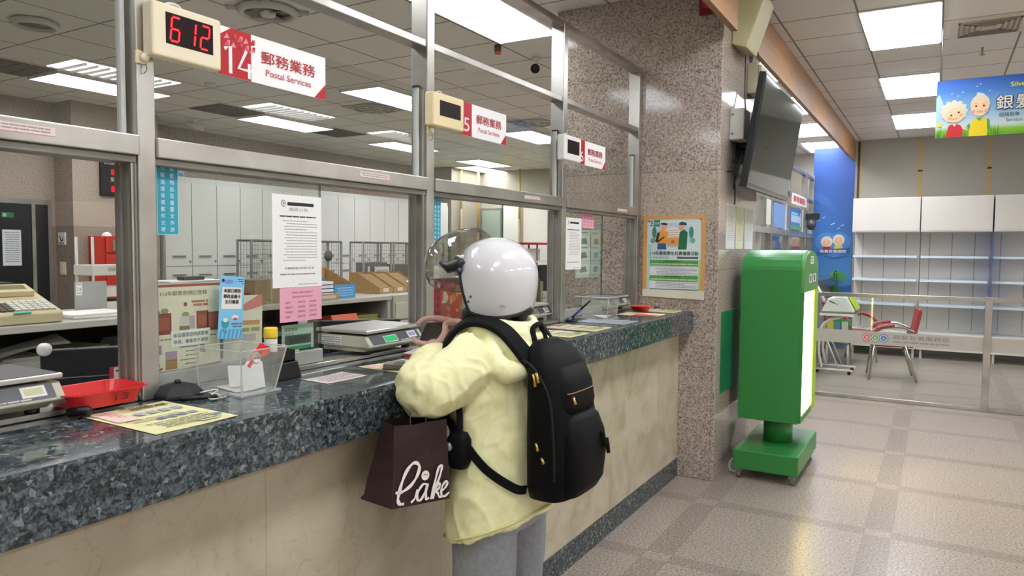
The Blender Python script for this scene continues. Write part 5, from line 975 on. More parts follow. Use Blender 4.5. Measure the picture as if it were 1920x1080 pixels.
for k in range(3):
    y = 5.12+k*.205; x = thing('kraft_file_box', ('left', 'middle', 'right')[k]+' kraft magazine box on the drawer cabinet', 'box', (-4.55, y+.1, 1.121), group='kraft file boxes on the cabinet'); b = MB(); pr = [(-4.80, 0), (-4.42, 0), (-4.42, .055), (-4.70, .19), (-4.80, .19)]
    for yy in (y, y+.195): b.prism(Fr((0, yy+.005, 1.1215), (1, 0, 0), (0, 0, 1)), pr, 0, .005, M_KRAFT)
    b.box(-4.425, -4.42, y+.005, y+.19, 1.1215, 1.1765, M_KRAFT); b.box(-4.80, -4.795, y+.005, y+.19, 1.1215, 1.31, M_KRAFT); b.box(-4.795, -4.425, y+.005, y+.19, 1.1215, 1.125, M_KRAFT); b.poly(Fr((-4.42, y, 1.1765), (0, 1, 0), (-.28, 0, .135)), [(.01, 0), (.185, 0), (.185, .3), (.01, .3)], mat('#94764c', .8), -.012); b.build('carton', x); b = MB(); b.rect(FX(-4.4198, y, 1.125), .05, .012, .13, .045, mat('#d9cfc4', .6)); b.build('paper_label', x)
slip([(-4.45, 5.60, 1.20), (-4.42, 5.71, 1.19), (-4.50, 5.72, 1.24), (-4.52, 5.62, 1.22)], 'white paper sticking out of the right kraft box')
b = MB(); b.prism(Fr((0, 4.62, .9005), (1, 0, 0), (0, 0, 1)), [(-4.6, 0), (-4.28, 0), (-4.22, .03), (-4.25, .09), (-4.6, .05)], 0, .3, mat('#c4552a', .5)); tag(b.build('orange_envelope', loc=(-4.4, 4.5, .9005)), 'orange envelope on the shelf under the blue file box', 'envelope')
stack(-4.4, 4.82, .9005, .22, .26, 3, 'olive folder on the shelf right of the orange envelope', mat('#a3a05e', .6), th=.02)
b = MB(); b.box(-3.9, -3.88, 0, 0, 0, 0, M_KRAFT)
cbx = thing('cardboard_box', 'brown cardboard box on the back desk left of the tall white notice', 'box', (-4.45, 3.75, 1.121)); MB().box(-4.6, -4.3, 3.60, 3.92, 1.1215, 1.30, mat('#8c7a5c', .8)).build('carton', cbx); b = MB(); b.rect(FX(-4.2999, 3.6, 1.1215), .15, 0, .165, .178, mat('#a39372', .6)); b.build('tape', cbx)
rbk = thing('red_basket', 'red basket filled with papers left of the cardboard box on the back desk', 'basket', (-4.4, 3.42, 1.121)); tray(-4.4, 3.40, .12, .165, .09, mat('#a8382c', .5), 't', 1.1215).build('basket_body', rbk)
slip([(-4.33, 3.29, 1.2), (-4.33, 3.53, 1.19), (-4.46, 3.50, 1.27), (-4.46, 3.33, 1.25)], 'white paper heap in the red basket on the back desk')
# table by the lockers
t = thing('side_table', 'low grey table with papers in front of the lockers, behind the stamp poster', 'table', (-8.2, 5.9, 0)); MB().box(-8.55, -7.85, 5.2, 6.6, 1.06, 1.09, DT).build('table_top', t)
for x in (-8.5, -7.9):
    for y in (5.25, 6.55): b = MB(); b.box(x-.02, x+.02, y-.02, y+.02, 0, 1.06, DG); b.build('leg', t)
stack(-8.2, 5.85, 1.0905, .4, .8, 4, 'white papers spread on the low table before the lockers', th=.006); b = MB(); b.box(-8.25, -8.1, 5.7, 6.0, 1.116, 1.16, M_BLK2); tag(b.build('stapler', loc=(-8.17, 5.85, 1.116), bevel=.01), 'black stapler on the white papers before the lockers', 'stapler')
# lockers
LK = mat('#c2c3bd', .5); LKD = mat('#c9cac4', .48)
lk = thing('steel_locker', 'x', 'locker', (-9.0, 6.06, 0), group='row of tall grey lockers'); kw = dict(world=False)
MB().box(-.62, -.02, .001, .409, 0, 2.5, LK).build('body', lk, **kw)
for z0, z1, hz in ((1.27, 2.42, 1.38), (.05, 1.26, 1.12)):
    d = MB().box(-.02, 0, .006, .404, z0, z1, LKD).build('door', lk, **kw); b = MB(); b.box(.0005, .006, .10, .31, hz, hz+.035, mat('#8f908a', .5)); b.box(.0065, .012, .12, .29, hz+.022, hz+.03, mat('#5c5d58', .5)); b.build('handle', d, **kw); b = MB(); b.cyl((.0005, .375, hz-.05), (.008, .375, hz-.05), .014, mat('#4f504c', .4), seg=12); b.build('lock', d, **kw)
ords = ['nearest', 'second', 'third', 'fourth', 'fifth', 'sixth', 'seventh', 'eighth', 'ninth', 'tenth', 'eleventh', 'twelfth', 'thirteenth', 'fourteenth', 'fifteenth', 'farthest']
for i in range(16):
    lb = 'tall grey steel locker, '+ords[i]+' of the long row from the left'
    if i == 0: lk['label'] = lb
    else: dup(lk, (-9.0, 6.06+.41*i, 0), 0, lb)
b = MB(); b.box(-9.5, -9.05, 6.1, 6.4, 2.501, 2.58, mat('#9aa7b0', .6)); b.box(-9.0501, -9.048, 6.2, 6.38, 2.51, 2.55, mat('#4f74a8', .5)); tag(b.build('flat_box', loc=(-9.2, 6.25, 2.501)), 'flat grey and blue box on top of the nearest locker', 'box')
# roll cages
rc = thing('roll_cage', 'x', 'cage', (-7.0, 0, 0), group='wire roll cages before the lockers'); WR = mat('#7a7b74', .5, .3)
for y in (.03, .63):
    for x in (-.01, -.26): b = MB(); b.cyl((x, y, .18), (x, y, 1.625), .016, WR, seg=8); b.build('post', rc, **kw)
b = MB()
for y in (.03, .63): b.tube([(-.01, y, 1.62), (-.26, y, 1.62)], .014, WR, 8)
for x in (-.01, -.26): b.tube([(x, .03, 1.62), (x, .63, 1.62)], .014, WR, 8); b.tube([(x, .03, .2), (x, .63, .2)], .014, WR, 8)
b.build('top_frame', rc, **kw)
for nm, x in (('front_mesh', -.01), ('rear_mesh', -.26)):
    b = MB()
    for k in range(1, 13): b.box(x-.0015, x+.0015, .03+k*.0462-.0016, .03+k*.0462+.0016, .2, 1.61, WR)
    for k in range(1, 26): b.box(x-.0015, x+.0015, .02, .64, .2+k*.0545-.0016, .2+k*.0545+.0016, WR)
    b.build(nm, rc, **kw)
MB().box(-.27, 0, 0.01, .65, .15, .18, WR).build('base_deck', rc, **kw)
for x in (-.08, -.20):
    for y in (.08, .58): b = MB(); b.cyl((x, y-.018, .074), (x, y+.018, .074), .073, M_BLACK, seg=16); b.build('castor', rc, **kw)
for i, (y, lb) in enumerate(((7.74, 'wire roll cage with a white sheet, left of the middle steel post'), (8.405, 'wire roll cage seen just left of the middle steel post, behind kraft boxes'), (9.07, 'wire roll cage mostly hidden behind the middle steel post'), (6.70, 'wire roll cage with a round plate between notice and lockers'), (5.80, 'wire roll cage seen through the glass left of the white notice'))):
    if i == 0: rc.location.y = y; rc['label'] = lb
    else: dup(rc, (-7.0, y, 0), 0, lb)
b = MB(); f = FX(-6.985, 7.98, 1.12); b.box(-6.9865, -6.985, 7.98, 8.30, 1.08, 1.27, mat('#c9c9c2', .6)); b.lines(f, .03, .28, .1, 4, .035, .012, M_GREYT, .001); tag(b.build('cage_sheet', loc=(-6.985, 8.14, 1.08)), 'white sheet hung on the roll cage left of the middle post', 'sheet')
b = MB(); b.cyl((-6.985, 7.06, 1.43), (-6.98, 7.06, 1.43), .075, mat('#5a5b57', .5), seg=20); tag(b.build('round_plate', loc=(-6.985, 7.06, 1.36)), 'dark round plate on the cage beside the white notice', 'plate')
for i, (y, z0, h, hx, lb) in enumerate(((7.78, .181, 1.15, '#7d7c74', 'stack of grey mail sacks in the cage with the white sheet'), (8.45, .181, 1.12, '#6f6a5a', 'stack of dark crates in the cage left of the middle post'), (9.1, .181, 1.0, '#77756c', 'grey crates in the cage behind the middle post'))):
    b = MB(); r = random.Random(i)
    n = 6
    for k in range(n): b.box(-.22+.02*r.random(), -.05-.02*r.random(), .04+.02*r.random(), .56+.02*r.random(), k*h/n+.004, (k+1)*h/n, mat(hx, .7))
    if i == 0: b.box(-.0495, -.0475, .12, .17, h-.16, h-.06, M_PAPER)
    tag(b.build('crate_stack', world=False, loc=(-7.0, y, z0), bevel=.015), lb, 'crates', 'loads in the roll cages')
# fire cabinet and clock on the column
fc_ = thing('fire_cabinet', 'red fire hydrant cabinet with a glowing red lamp on the granite column', 'cabinet', (-8.94, 5.45, .7)); RR = mat('#a82a14', .4)
MB().box(-8.999, -8.86, 5.03, 5.78, .70, 1.66, RR).build('body', fc_, bevel=.006); MB().box(-8.859, -8.845, 5.16, 5.74, 1.46, 1.64, mat('#b53018', .4)).build('upper_panel', fc_, bevel=.003); d = MB().box(-8.859, -8.845, 5.16, 5.74, .74, 1.43, mat('#b53018', .4)).build('door', fc_, bevel=.003)
b = MB(); b.rect(FX(-8.8445, 5.16, .74), .38, .53, .6, .66, mat('#c98a7a', .6)); b.build('printed_label', d)
b = MB(); b.tube([(-8.8445, 5.47, 1.54), (-8.83, 5.47, 1.54), (-8.80, 5.47, 1.54)], [.06, .055, .03], emit('#ff2030', 1.1, 'red_lamp'), 20); b.build('alarm_lamp', fc_); b = MB(); b.lathe([(.075, 0), (.075, .012), (.05, .014)], (0, 0, 0), mat('#b9aaa2', .4), 24, Matrix.Translation((-8.8448, 5.47, 1.54)) @ Matrix.Rotation(PI/2, 4, 'Y')); b.build('lamp_ring', fc_)
b = MB(); b.box(-8.8445, -8.835, 5.24, 5.30, 1.48, 1.61, mat('#8d6a5c', .5)); b.build('handset_slot', fc_)
for y, c, lb in ((5.22, M_PAPER, 'crumpled white paper on top of the red fire cabinet'), (5.5, mat('#d9d6cc', .5), 'small white box on top of the red fire cabinet')): b = MB(); b.lathe([(.06, 0), (.05, .03), (.02, .05), (.005, .052)], (-8.93, y, 1.6605), c, 8, smooth=False); tag(b.build('small_item', loc=(-8.93, y, 1.6605)), lb, 'item')
ck = thing('digital_calendar_clock', 'black digital calendar clock with red figures high on the granite column', 'clock', (-8.98, 5.45, 2.16)); MB().box(-8.999, -8.96, 5.18, 5.78, 2.165, 2.68, mat('#101112', .3)).build('case', ck, bevel=.008)
f = FX(-8.9595, 5.18, 2.165); b = MB(); b.rect(f, .03, .475, .3, .505, mat('#9aa39a', .5)); wh = mat('#c9cdd0', .5); b.text(f, '民國', .05, .39, .055, wh, w=.13); b.text(f, '月', .21, .27, .055, wh); b.text(f, '星期', .12, .18, .055, wh, w=.13); b.text(f, '日', .46, .27, .055, wh); b.build('printed_words', ck)
RL = emit('#ff1525', 2.4, 'red_clock_led'); b = MB(); b.text(f, '114', .23, .39, .065, RL, w=.14, bold=.003); b.text(f, '8', .13, .265, .065, RL, bold=.003); b.text(f, '20', .30, .265, .065, RL, w=.11, bold=.003); b.text(f, '三', .30, .18, .05, RL, bold=.003); b.text(f, '8', .13, .05, .07, RL, bold=.004); b.text(f, '42', .34, .05, .07, RL, w=.12, bold=.004); b.build('led_figures', ck)
# far office end
struct(MB().box(-9.68, -8.99, 12.72, 13.9, 0, ZC, mat('#9a9283', .45)).build('wall_column'))
d2 = struct(MB().box(-8.98, -8.40, 13.86, 13.9, 0, 2.45, M_STEELD).build('door_2')); MB().box(-8.93, -8.45, 13.845, 13.859, .05, 2.40, mat('#9aa59a', .4)).build('door_leaf', d2)
struct(MB().box(-7.85, -6.2, 13.84, 13.899, .3, 2.45, mat('#dcdacf', .6)).build('trim_4')); struct(MB().box(-8.38, -7.98, 13.85, 13.899, 0, 2.5, mat('#cfd0c8', .6)).build('trim_5'))
for x, y, z0, c, lb in ((-8.93, 13.0, 2.4, '#d6c46a', 'thin yellow pipe hanging in the far office corner, leftmost'), (-7.9, 13.75, 2.2, '#b9a040', 'yellow and brown pipe on the far office wall left of the white board'), (-8.75, 13.4, 1.9, '#c9a84a', 'yellow pipe standing in front of the far office door')): b = MB(); b.cyl((x, y, z0), (x, y, ZC-.001), .025, mat(c, .4), seg=12); b.cyl((x, y, .001), (x, y, z0), .03, mat('#8a7a5c', .6), seg=12); tag(b.build('wall_pipe', loc=(x, y, 0)), lb, 'pipe', 'pipes at the far office wall')
dr = thing('document_rack', 'metal document rack with a red top behind the helmet', 'rack', (-4.4, 8.05, 0)); 
for x in (-4.65, -4.2):
    for y in (7.75, 8.35): b = MB(); b.cyl((x, y, 0), (x, y, 1.62), .012, mat('#7d4a48', .5), seg=8); b.build('post', dr)
for z, c in ((1.0, DG), (1.38, mat('#c9c9c2', .5)), (1.60, mat('#b02430', .5))): MB().box(-4.68, -4.17, 7.72, 8.38, z, z+.025, c).build('shelf_board', dr)
MB().box(-4.6, -4.2, 7.80, 8.34, 1.026, 1.34, M_BLACK).build('x'); o = bpy.data.objects['x']; o.name = 'black_printer'; tag(o, 'black printer on the rack behind the helmet', 'printer')
MB().box(-4.62, -4.18, 7.78, 8.2, 1.406, 1.55, mat('#d9d8d2', .5)).build('x'); o = bpy.data.objects['x']; o.name = 'white_carton'; tag(o, 'white carton under the red top of the document rack', 'box')

# ================================================================== CUSTOMER AT THE COUNTER
def remesh(b, name, parent, voxel, m, sm=3, disp=None, keep=None):
    o = b.build('tmp', None); md = o.modifiers.new('r', 'REMESH'); md.mode = 'VOXEL'; md.voxel_size = voxel; md.use_smooth_shade = True
    s = o.modifiers.new('s', 'SMOOTH'); s.iterations = sm; s.factor = .5
    dg = bpy.context.evaluated_depsgraph_get(); dg.update(); me = bpy.data.meshes.new_from_object(o.evaluated_get(dg)); bpy.data.objects.remove(o)
    if disp:
        me.update(); ns = [v.normal.copy() for v in me.vertices]
        for v, n in zip(me.vertices, ns): v.co += n*disp(v.co)
    off = ORG.get(parent, Vector((0, 0, 0)))
    for v in me.vertices: v.co -= off
    me.materials.clear(); me.materials.append(m); me.name = name
    for p in me.polygons: p.use_smooth = True; p.material_index = 0
    o = bpy.data.objects.new(name, me); C.objects.link(o); o.parent = parent; ORG[o] = off; return o
def ell(cx, cy, a, b, z, n=36, tilt=0, p=2.0): 
    P = []
    for k in range(n):
        t = 2*PI*k/n; c, s = math.cos(t), math.sin(t); x = cx+a*abs(c)**(2/p)*(1 if c > 0 else -1); y = cy+b*abs(s)**(2/p)*(1 if s > 0 else -1); P.append((x, y, z+tilt*(x-cx)))
    return P
PC = Vector((-1.195, 1.975, 0))
pr_ = thing('person', 'person in pale yellow jacket and white helmet at the counter, phone in both hands', 'person', (PC.x, PC.y, 0))
JM = MB()
# -- body: one continuous mesh, trunk, neck, head with features, arms, hands, legs
b = MB(); S = M_SKIN
b.loft([ell(-1.19, 1.975, .10, .145, .72), ell(-1.19, 1.975, .115, .155, .80), ell(-1.195, 1.975, .10, .135, .95), ell(-1.20, 1.975, .105, .145, 1.10), ell(-1.205, 1.975, .10, .15, 1.20), ell(-1.205, 1.975, .075, .12, 1.27), ell(-1.21, 1.977, .05, .06, 1.31)], S)
b.tube([(-1.208, 1.977, 1.28), (-1.22, 1.978, 1.37), (-1.228, 1.978, 1.42)], [.055, .05, .055], S, 18)
b.ball((-1.225, 1.978, 1.462), (.092, .072, .098), S, 24); b.ball((-1.262, 1.978, 1.415), (.055, .052, .062), S, 20)
b.tube([(-1.312, 1.978, 1.462), (-1.327, 1.978, 1.442), (-1.336, 1.978, 1.425), (-1.318, 1.978, 1.418)], [.009, .011, .014, .01], S, 10)
b.tube([(-1.312, 1.96, 1.393), (-1.319, 1.978, 1.394), (-1.312, 1.996, 1.393)], [.006, .008, .006], S, 8)
for s in (-1, 1): b.ball((-1.215, 1.978+s*.073, 1.445), (.018, .010, .03), S, 12); b.ball((-1.305, 1.978+s*.03, 1.475), (.018, .022, .012), S, 12)
def limb(pts, rs): b.tube(smooth_path(pts, 4), [r for i in range(len(rs)-1) for r in [rs[i]+(rs[i+1]-rs[i])*k/4 for k in range(4)]]+[rs[-1]], S, 14)
LW = (-1.372, 1.852, 1.213); RW_ = (-1.352, 2.015, 1.268)
limb([(-1.185, 1.83, 1.24), (-1.245, 1.745, 1.17), (-1.29, 1.69, 1.12), (-1.33, 1.76, 1.165), LW], [.05, .044, .038, .036, .026])
limb([(-1.185, 2.12, 1.24), (-1.23, 2.19, 1.17), (-1.27, 2.215, 1.13), (-1.32, 2.12, 1.205), RW_], [.05, .044, .038, .036, .026])
for y in (1.90, 2.055): limb([(-1.19, y, .78), (-1.195, y-.005, .62), (-1.20, y-.008, .43), (-1.18, y-.008, .26), (-1.175, y-.008, .085)], [.085, .075, .052, .05, .034]); limb([(-1.15, y-.008, .045), (-1.22, y-.012, .04), (-1.30, y-.02, .03)], [.035, .034, .022])
# hands: palms and fingers
def palm(pts, rs): b.tube(pts, rs, S, 12)
def fing(pts, r0, r1): n = len(pts)*3-2; b.tube(smooth_path(pts, 3), [(r0+(r1-r0)*i/(n-1))*1.16 for i in range(n)], S, 10)
# left hand: below the near edge of the phone, thumb up its face, fingers behind
palm([LW, (-1.392, 1.876, 1.228), (-1.408, 1.892, 1.236)], [.026, .026, .022]); palm([(-1.385, 1.858, 1.225), (-1.402, 1.875, 1.232)], [.022, .020]); palm([(-1.378, 1.878, 1.222), (-1.402, 1.902, 1.230)], [.022, .019])
fing([(-1.382, 1.872, 1.232), (-1.368, 1.885, 1.256), (-1.360, 1.893, 1.28), (-1.366, 1.899, 1.303)], .0125, .0085)
fing([(-1.408, 1.877, 1.236), (-1.438, 1.872, 1.238), (-1.468, 1.878, 1.242), (-1.484, 1.89, 1.252)], .0095, .007)
fing([(-1.413, 1.89, 1.231), (-1.442, 1.893, 1.228), (-1.476, 1.902, 1.232), (-1.488, 1.914, 1.246)], .0095, .007)
fing([(-1.41, 1.904, 1.226), (-1.438, 1.914, 1.219), (-1.47, 1.926, 1.222), (-1.487, 1.938, 1.235)], .009, .0068)
fing([(-1.40, 1.915, 1.223), (-1.422, 1.932, 1.214), (-1.448, 1.946, 1.213), (-1.466, 1.955, 1.222)], .008, .006)
# right hand: over the far end of the phone
palm([RW_, (-1.385, 2.018, 1.282), (-1.412, 2.018, 1.292)], [.026, .027, .022]); palm([(-1.38, 2.03, 1.268), (-1.412, 2.036, 1.274)], [.022, .019])
fing([(-1.41, 2.005, 1.30), (-1.452, 1.985, 1.310), (-1.49, 1.955, 1.309), (-1.503, 1.93, 1.290)], .0105, .0075)
fing([(-1.418, 2.018, 1.294), (-1.462, 2.02, 1.298), (-1.498, 2.006, 1.288), (-1.512, 1.988, 1.268)], .010, .0075)
fing([(-1.417, 2.03, 1.282), (-1.46, 2.04, 1.278), (-1.493, 2.034, 1.265), (-1.508, 2.018, 1.248)], .0095, .007)
fing([(-1.41, 2.04, 1.268), (-1.445, 2.052, 1.258), (-1.476, 2.05, 1.244), (-1.492, 2.036, 1.23)], .0085, .0065)
fing([(-1.385, 2.0, 1.292), (-1.392, 1.982, 1.300), (-1.398, 1.962, 1.300), (-1.405, 1.945, 1.292)], .0125, .0085)
body = remesh(b, 'body', pr_, .0048, S, 2)
for s in (-1, 1): b = MB(); b.ball((-1.311, 1.978+s*.03, 1.462), (.010, .012, .010), mat('#efece6', .2), 12); b.build('eye', pr_)
b = MB(); b.ball((-1.205, 1.978, 1.475), (.095, .079, .093), mat('#1d1714', .6), 20); b.tube([(-1.16, 1.978, 1.44), (-1.13, 1.978, 1.36), (-1.135, 1.978, 1.31)], [.05, .035, .02], mat('#1d1714', .6), 14); b.build('hair', pr_)
# -- trousers
b = MB(); b.loft([ell(-1.19, 1.975, .118, .165, .84), ell(-1.19, 1.975, .132, .185, .76), ell(-1.192, 1.975, .128, .19, .68)], M_PANT)
for y in (1.878, 2.072): b.loft([ell(-1.192, y, .112, .095, .74), ell(-1.195, y, .108, .092, .62), ell(-1.198, y, .096, .088, .45), ell(-1.192, y, .088, .084, .28), ell(-1.185, y, .082, .078, .12), ell(-1.185, y, .078, .076, .085)], M_PANT)
def wr(sx, sy, sz, amp, seed): return lambda c: amp*noise.noise((c.x*sx+seed, c.y*sy, c.z*sz))
def trouser_disp(c): return .006*noise.noise((c.x*9, c.y*9, c.z*7+2))+.004*noise.noise((c.x*16+c.z*9, c.y*16, c.z*14))
remesh(b, 'trousers', pr_, .008, M_PANT, 4, trouser_disp)
for y in (1.878, 2.07):
    b = MB(); b.loft([ell(-1.225, y-.012, .125, .046, .001, 24, p=2.6), ell(-1.225, y-.012, .128, .049, .025, 24, p=2.6), ell(-1.215, y-.01, .112, .045, .05, 24), ell(-1.18, y-.006, .06, .042, .085, 24), ell(-1.175, y-.006, .05, .04, .11, 24)], mat('#d6d5d2', .6)); b.build('shoe', pr_)
# -- jacket with sleeves and a folded hood
b = MB(); Y = M_YEL
b.loft([ell(-1.186, 1.972, .158, .226, .672, 48, .36), ell(-1.187, 1.972, .157, .225, .71, 48, .33), ell(-1.19, 1.973, .153, .218, .80, 48, .15), ell(-1.194, 1.975, .148, .210, .92, 48), ell(-1.20, 1.975, .142, .203, 1.05, 48), ell(-1.205, 1.975, .138, .200, 1.16, 48), ell(-1.206, 1.975, .125, .185, 1.225, 48), ell(-1.21, 1.976, .105, .145, 1.275, 48), ell(-1.212, 1.977, .08, .095, 1.305, 48), ell(-1.212, 1.977, .072, .08, 1.318, 48)], Y)
def sleeve(pts, rs): b.tube(smooth_path(pts, 5), [r for i in range(len(rs)-1) for r in [rs[i]+(rs[i+1]-rs[i])*k/5 for k in range(5)]]+[rs[-1]], Y, 22)
sleeve([(-1.185, 1.845, 1.225), (-1.225, 1.775, 1.175), (-1.275, 1.705, 1.128), (-1.315, 1.715, 1.142), (-1.345, 1.775, 1.172), (-1.365, 1.83, 1.203), (-1.372, 1.848, 1.212)], [.086, .088, .084, .080, .066, .050, .040])
sleeve([(-1.185, 2.11, 1.225), (-1.225, 2.175, 1.175), (-1.265, 2.20, 1.14), (-1.29, 2.18, 1.16), (-1.315, 2.11, 1.21), (-1.34, 2.045, 1.252), (-1.346, 2.025, 1.262)], [.086, .086, .080, .076, .062, .048, .040])
b.tube(smooth_path([(-1.30, 1.945, 1.272), (-1.275, 1.892, 1.292), (-1.20, 1.868, 1.306), (-1.13, 1.90, 1.306), (-1.10, 1.977, 1.298), (-1.13, 2.055, 1.306), (-1.20, 2.085, 1.306), (-1.275, 2.06, 1.292), (-1.30, 2.01, 1.272)], 5), .024, Y, 12)
b.tube(smooth_path([(-1.20, 1.872, 1.305), (-1.13, 1.878, 1.268), (-1.088, 1.915, 1.225), (-1.07, 1.975, 1.20), (-1.088, 2.035, 1.225), (-1.13, 2.075, 1.268), (-1.20, 2.085, 1.305)], 5), [.022+.026*math.sin(PI*i/30) for i in range(31)], Y, 14)
b.tube(smooth_path([(-1.16, 1.895, 1.30), (-1.105, 1.93, 1.275), (-1.09, 1.975, 1.265), (-1.105, 2.02, 1.275), (-1.16, 2.06, 1.30)], 5), .036, Y, 12)
b.tube(smooth_path([(-1.17, 1.86, 1.285), (-1.135, 1.828, 1.235), (-1.10, 1.82, 1.19), (-1.075, 1.85, 1.18), (-1.07, 1.90, 1.19)], 5), [.018+.012*math.sin(PI*i/20) for i in range(21)], Y, 14)
def jacket_disp(c):
    d = .006*noise.noise((c.x*9+3, c.y*9, c.z*4))
    q = noise.noise((c.x*7+c.z*3, c.y*7-c.z*3, c.z*5+3)); d += .009*max(0, .5-abs(q)*2.2)**1.5*2       # sharp ridges between soft valleys
    q = noise.noise((c.x*21+9, c.y*21+c.z*9, c.z*10)); d += .003*(.5-abs(q)*1.5)
    q = noise.noise((c.x*15-c.z*9, c.y*15+c.z*7, c.z*9+5)); d += .0065*max(0, .38-abs(q)*2.6)
    if c.x < -1.22 and c.z > 1.0 and c.y < 1.86:      # creases round the bent elbow
        d += .006*noise.noise((c.x*30, c.y*12, c.z*34))
    if c.z < 1.0: d += .006*math.sin(c.y*38+c.x*30+2*noise.noise((c.x*5, c.y*5, c.z*2)))*max(0, min(1, (1.0-c.z)/.3))
    return d
remesh(b, 'jacket', pr_, .0058, Y, 4, jacket_disp)
b = MB(); b.tube(ell(-1.186, 1.972, .164, .233, .688, 48, .36)+[ell(-1.186, 1.972, .164, .233, .688, 48, .36)[0]], .004, mat('#d6d08c', .6), 6); b.build('hem_cord', pr_)
b = MB(); b.tube(smooth_path([(-1.30, 1.93, 1.29), (-1.285, 1.905, 1.345), (-1.25, 1.90, 1.355)], 4), .016, mat('#2d3228', .7), 10); b.tube(smooth_path([(-1.285, 1.94, 1.32), (-1.30, 1.977, 1.31), (-1.285, 2.015, 1.32)], 4), .02, mat('#3a4034', .7), 10); b.build('inner_collar', pr_)
# -- helmet
HC = Vector((-1.222, 1.978, 1.462)); HA, HB, HT = .140, .126, .124
def zend(ph):
    d = abs(math.degrees((ph+PI) % (2*PI)-PI))
    if d < 56: return .05
    if d < 78: t = (d-56)/22; t = t*t*(3-2*t); return .05-.165*t
    if d < 115: return -.115-.012*math.sin(PI*(d-78)/74)
    t = (d-115)/65; return -.127+.028*t*t
def hp(ph, z, k=1.0):
    rho = math.sqrt(max(0, 1-(z/HT)**2)) if z > 0 else math.sqrt(max(0, 1-(z/.215)**2.2 if z > 0 else 1-abs(z/.215)**2.2))
    return HC+Vector((-HA*rho*math.cos(ph)*k, -HB*rho*math.sin(ph)*k, z*k))
N, Mr = 96, 26
def hshell(k, m, b):
    vs = [HC+Vector((0, 0, HT*k))]; fs = []
    for i in range(1, Mr+1):
        for j in range(N):
            ph = 2*PI*j/N; e = zend(ph); t = i/Mr; th = math.acos(max(-1, min(1, e/HT))) if e > -HT else PI
            # march from crown to the edge
            z = HT*math.cos(t*PI/2) if False else None
            tot = PI/2 if e < 0 else math.acos(e/HT); drop = -e if e < 0 else 0; L = tot*HT+drop; s = t*L
            z = HT*math.cos(s/HT) if s < tot*HT else -(s-tot*HT)
            vs.append(hp(ph, z, k))
    for j in range(N): fs.append((0, 1+(j+1) % N, 1+j))
    for i in range(Mr-1):
        for j in range(N): a = 1+i*N+j; c = 1+i*N+(j+1) % N; fs.append((a, c, c+N, a+N))
    b.add(vs, fs, m, True)
HW = mat('#dadadb', .12, coat=1.0)
b = MB(); hshell(1.0, HW, b); helmet = b.build('helmet', pr_)
b = MB(); hshell(.955, mat('#1a1a1c', .8), b); b.build('helmet_lining', helmet)
b = MB(); b.tube([hp(2*PI*j/N, zend(2*PI*j/N), .985) for j in range(N+1)], .0068, M_BLACK, 8); b.build('rubber_trim', helmet)
b = MB()
for dz, dp in ((-.062, 83), (-.078, 78)):
    c = hp(math.radians(dp), dz, 1.0); n = (c-HC).normalized(); b.tube([c-n*.004, c+n*.002], [.0045, .0045], mat('#6b6a68', .4, .5), 12)
b.build('rivet', helmet)
b = MB(); c = hp(math.radians(128), -.09, 1.003); n = Vector((c.x-HC.x, c.y-HC.y, 0)).normalized(); f = Fr(c, Vector((0, 0, 1)).cross(n), (0, 0, 1)); b.disc(f, 0, 0, .012, mat('#b9b2a0', .4), .002, ry=.006); b.stroke(f, [(-.007, 0), (0, .003), (.007, 0)], .003, M_GREYT, .003); b.build('emblem', helmet)
# visor flipped up in front of the brow
VC = Vector((-1.312, 1.978, 1.49)); VR = (.178, .119, .127)
def vp(az, el): return VC+Vector((-VR[0]*math.cos(el)*math.cos(az), -VR[1]*math.cos(el)*math.sin(az), VR[2]*math.sin(el)))
b = MB(); vs = []; A, E_ = 28, 18
def vel(az, k): lo = math.radians(-22-16*abs(math.sin(az))**2); hi = math.radians(84); return lo+(hi-lo)*k/E_
for i in range(A+1):
    az = math.radians(-104+208*i/A)
    for k in range(E_+1): vs.append(vp(az, vel(az, k)))
b.add(vs, [(i*(E_+1)+k, (i+1)*(E_+1)+k, (i+1)*(E_+1)+k+1, i*(E_+1)+k+1) for i in range(A) for k in range(E_)], M_VIS, True); b.build('visor', helmet)
b = MB(); b.tube([vp(math.radians(-104+208*i/A), vel(math.radians(-104+208*i/A), 0)) for i in range(A+1)], .0022, mat('#4a4a46', .3), 6); b.build('visor_edge', helmet)
for s in (-1, 1):
    b = MB(); sd = lambda ph, z, k=1.01: hp(math.radians(ph)*(1 if s < 0 else -1), z, k)
    y_ = 1.978+s*.119
    b.tube([sd(66, .028), sd(60, .036), (-1.328, y_-s*.008, 1.488), (-1.343, y_-s*.006, 1.496), (-1.362, y_-s*.006, 1.502)], [.020, .022, .018, .012, .004], M_BLACK, 12); b.build('visor_hinge', helmet)
    b = MB(); c = sd(66, .018, 1.06); n = (c-HC).normalized(); b.tube([c-n*.006, c+n*.006], [.009, .008], mat('#54555a', .3, .5), 14); b.build('snap_button', helmet)
b = MB(); b.tube([hp(math.radians(-58+116*i/16), .052, 1.02) for i in range(17)], .011, M_BLACK, 8); b.build('brow_strip', helmet)

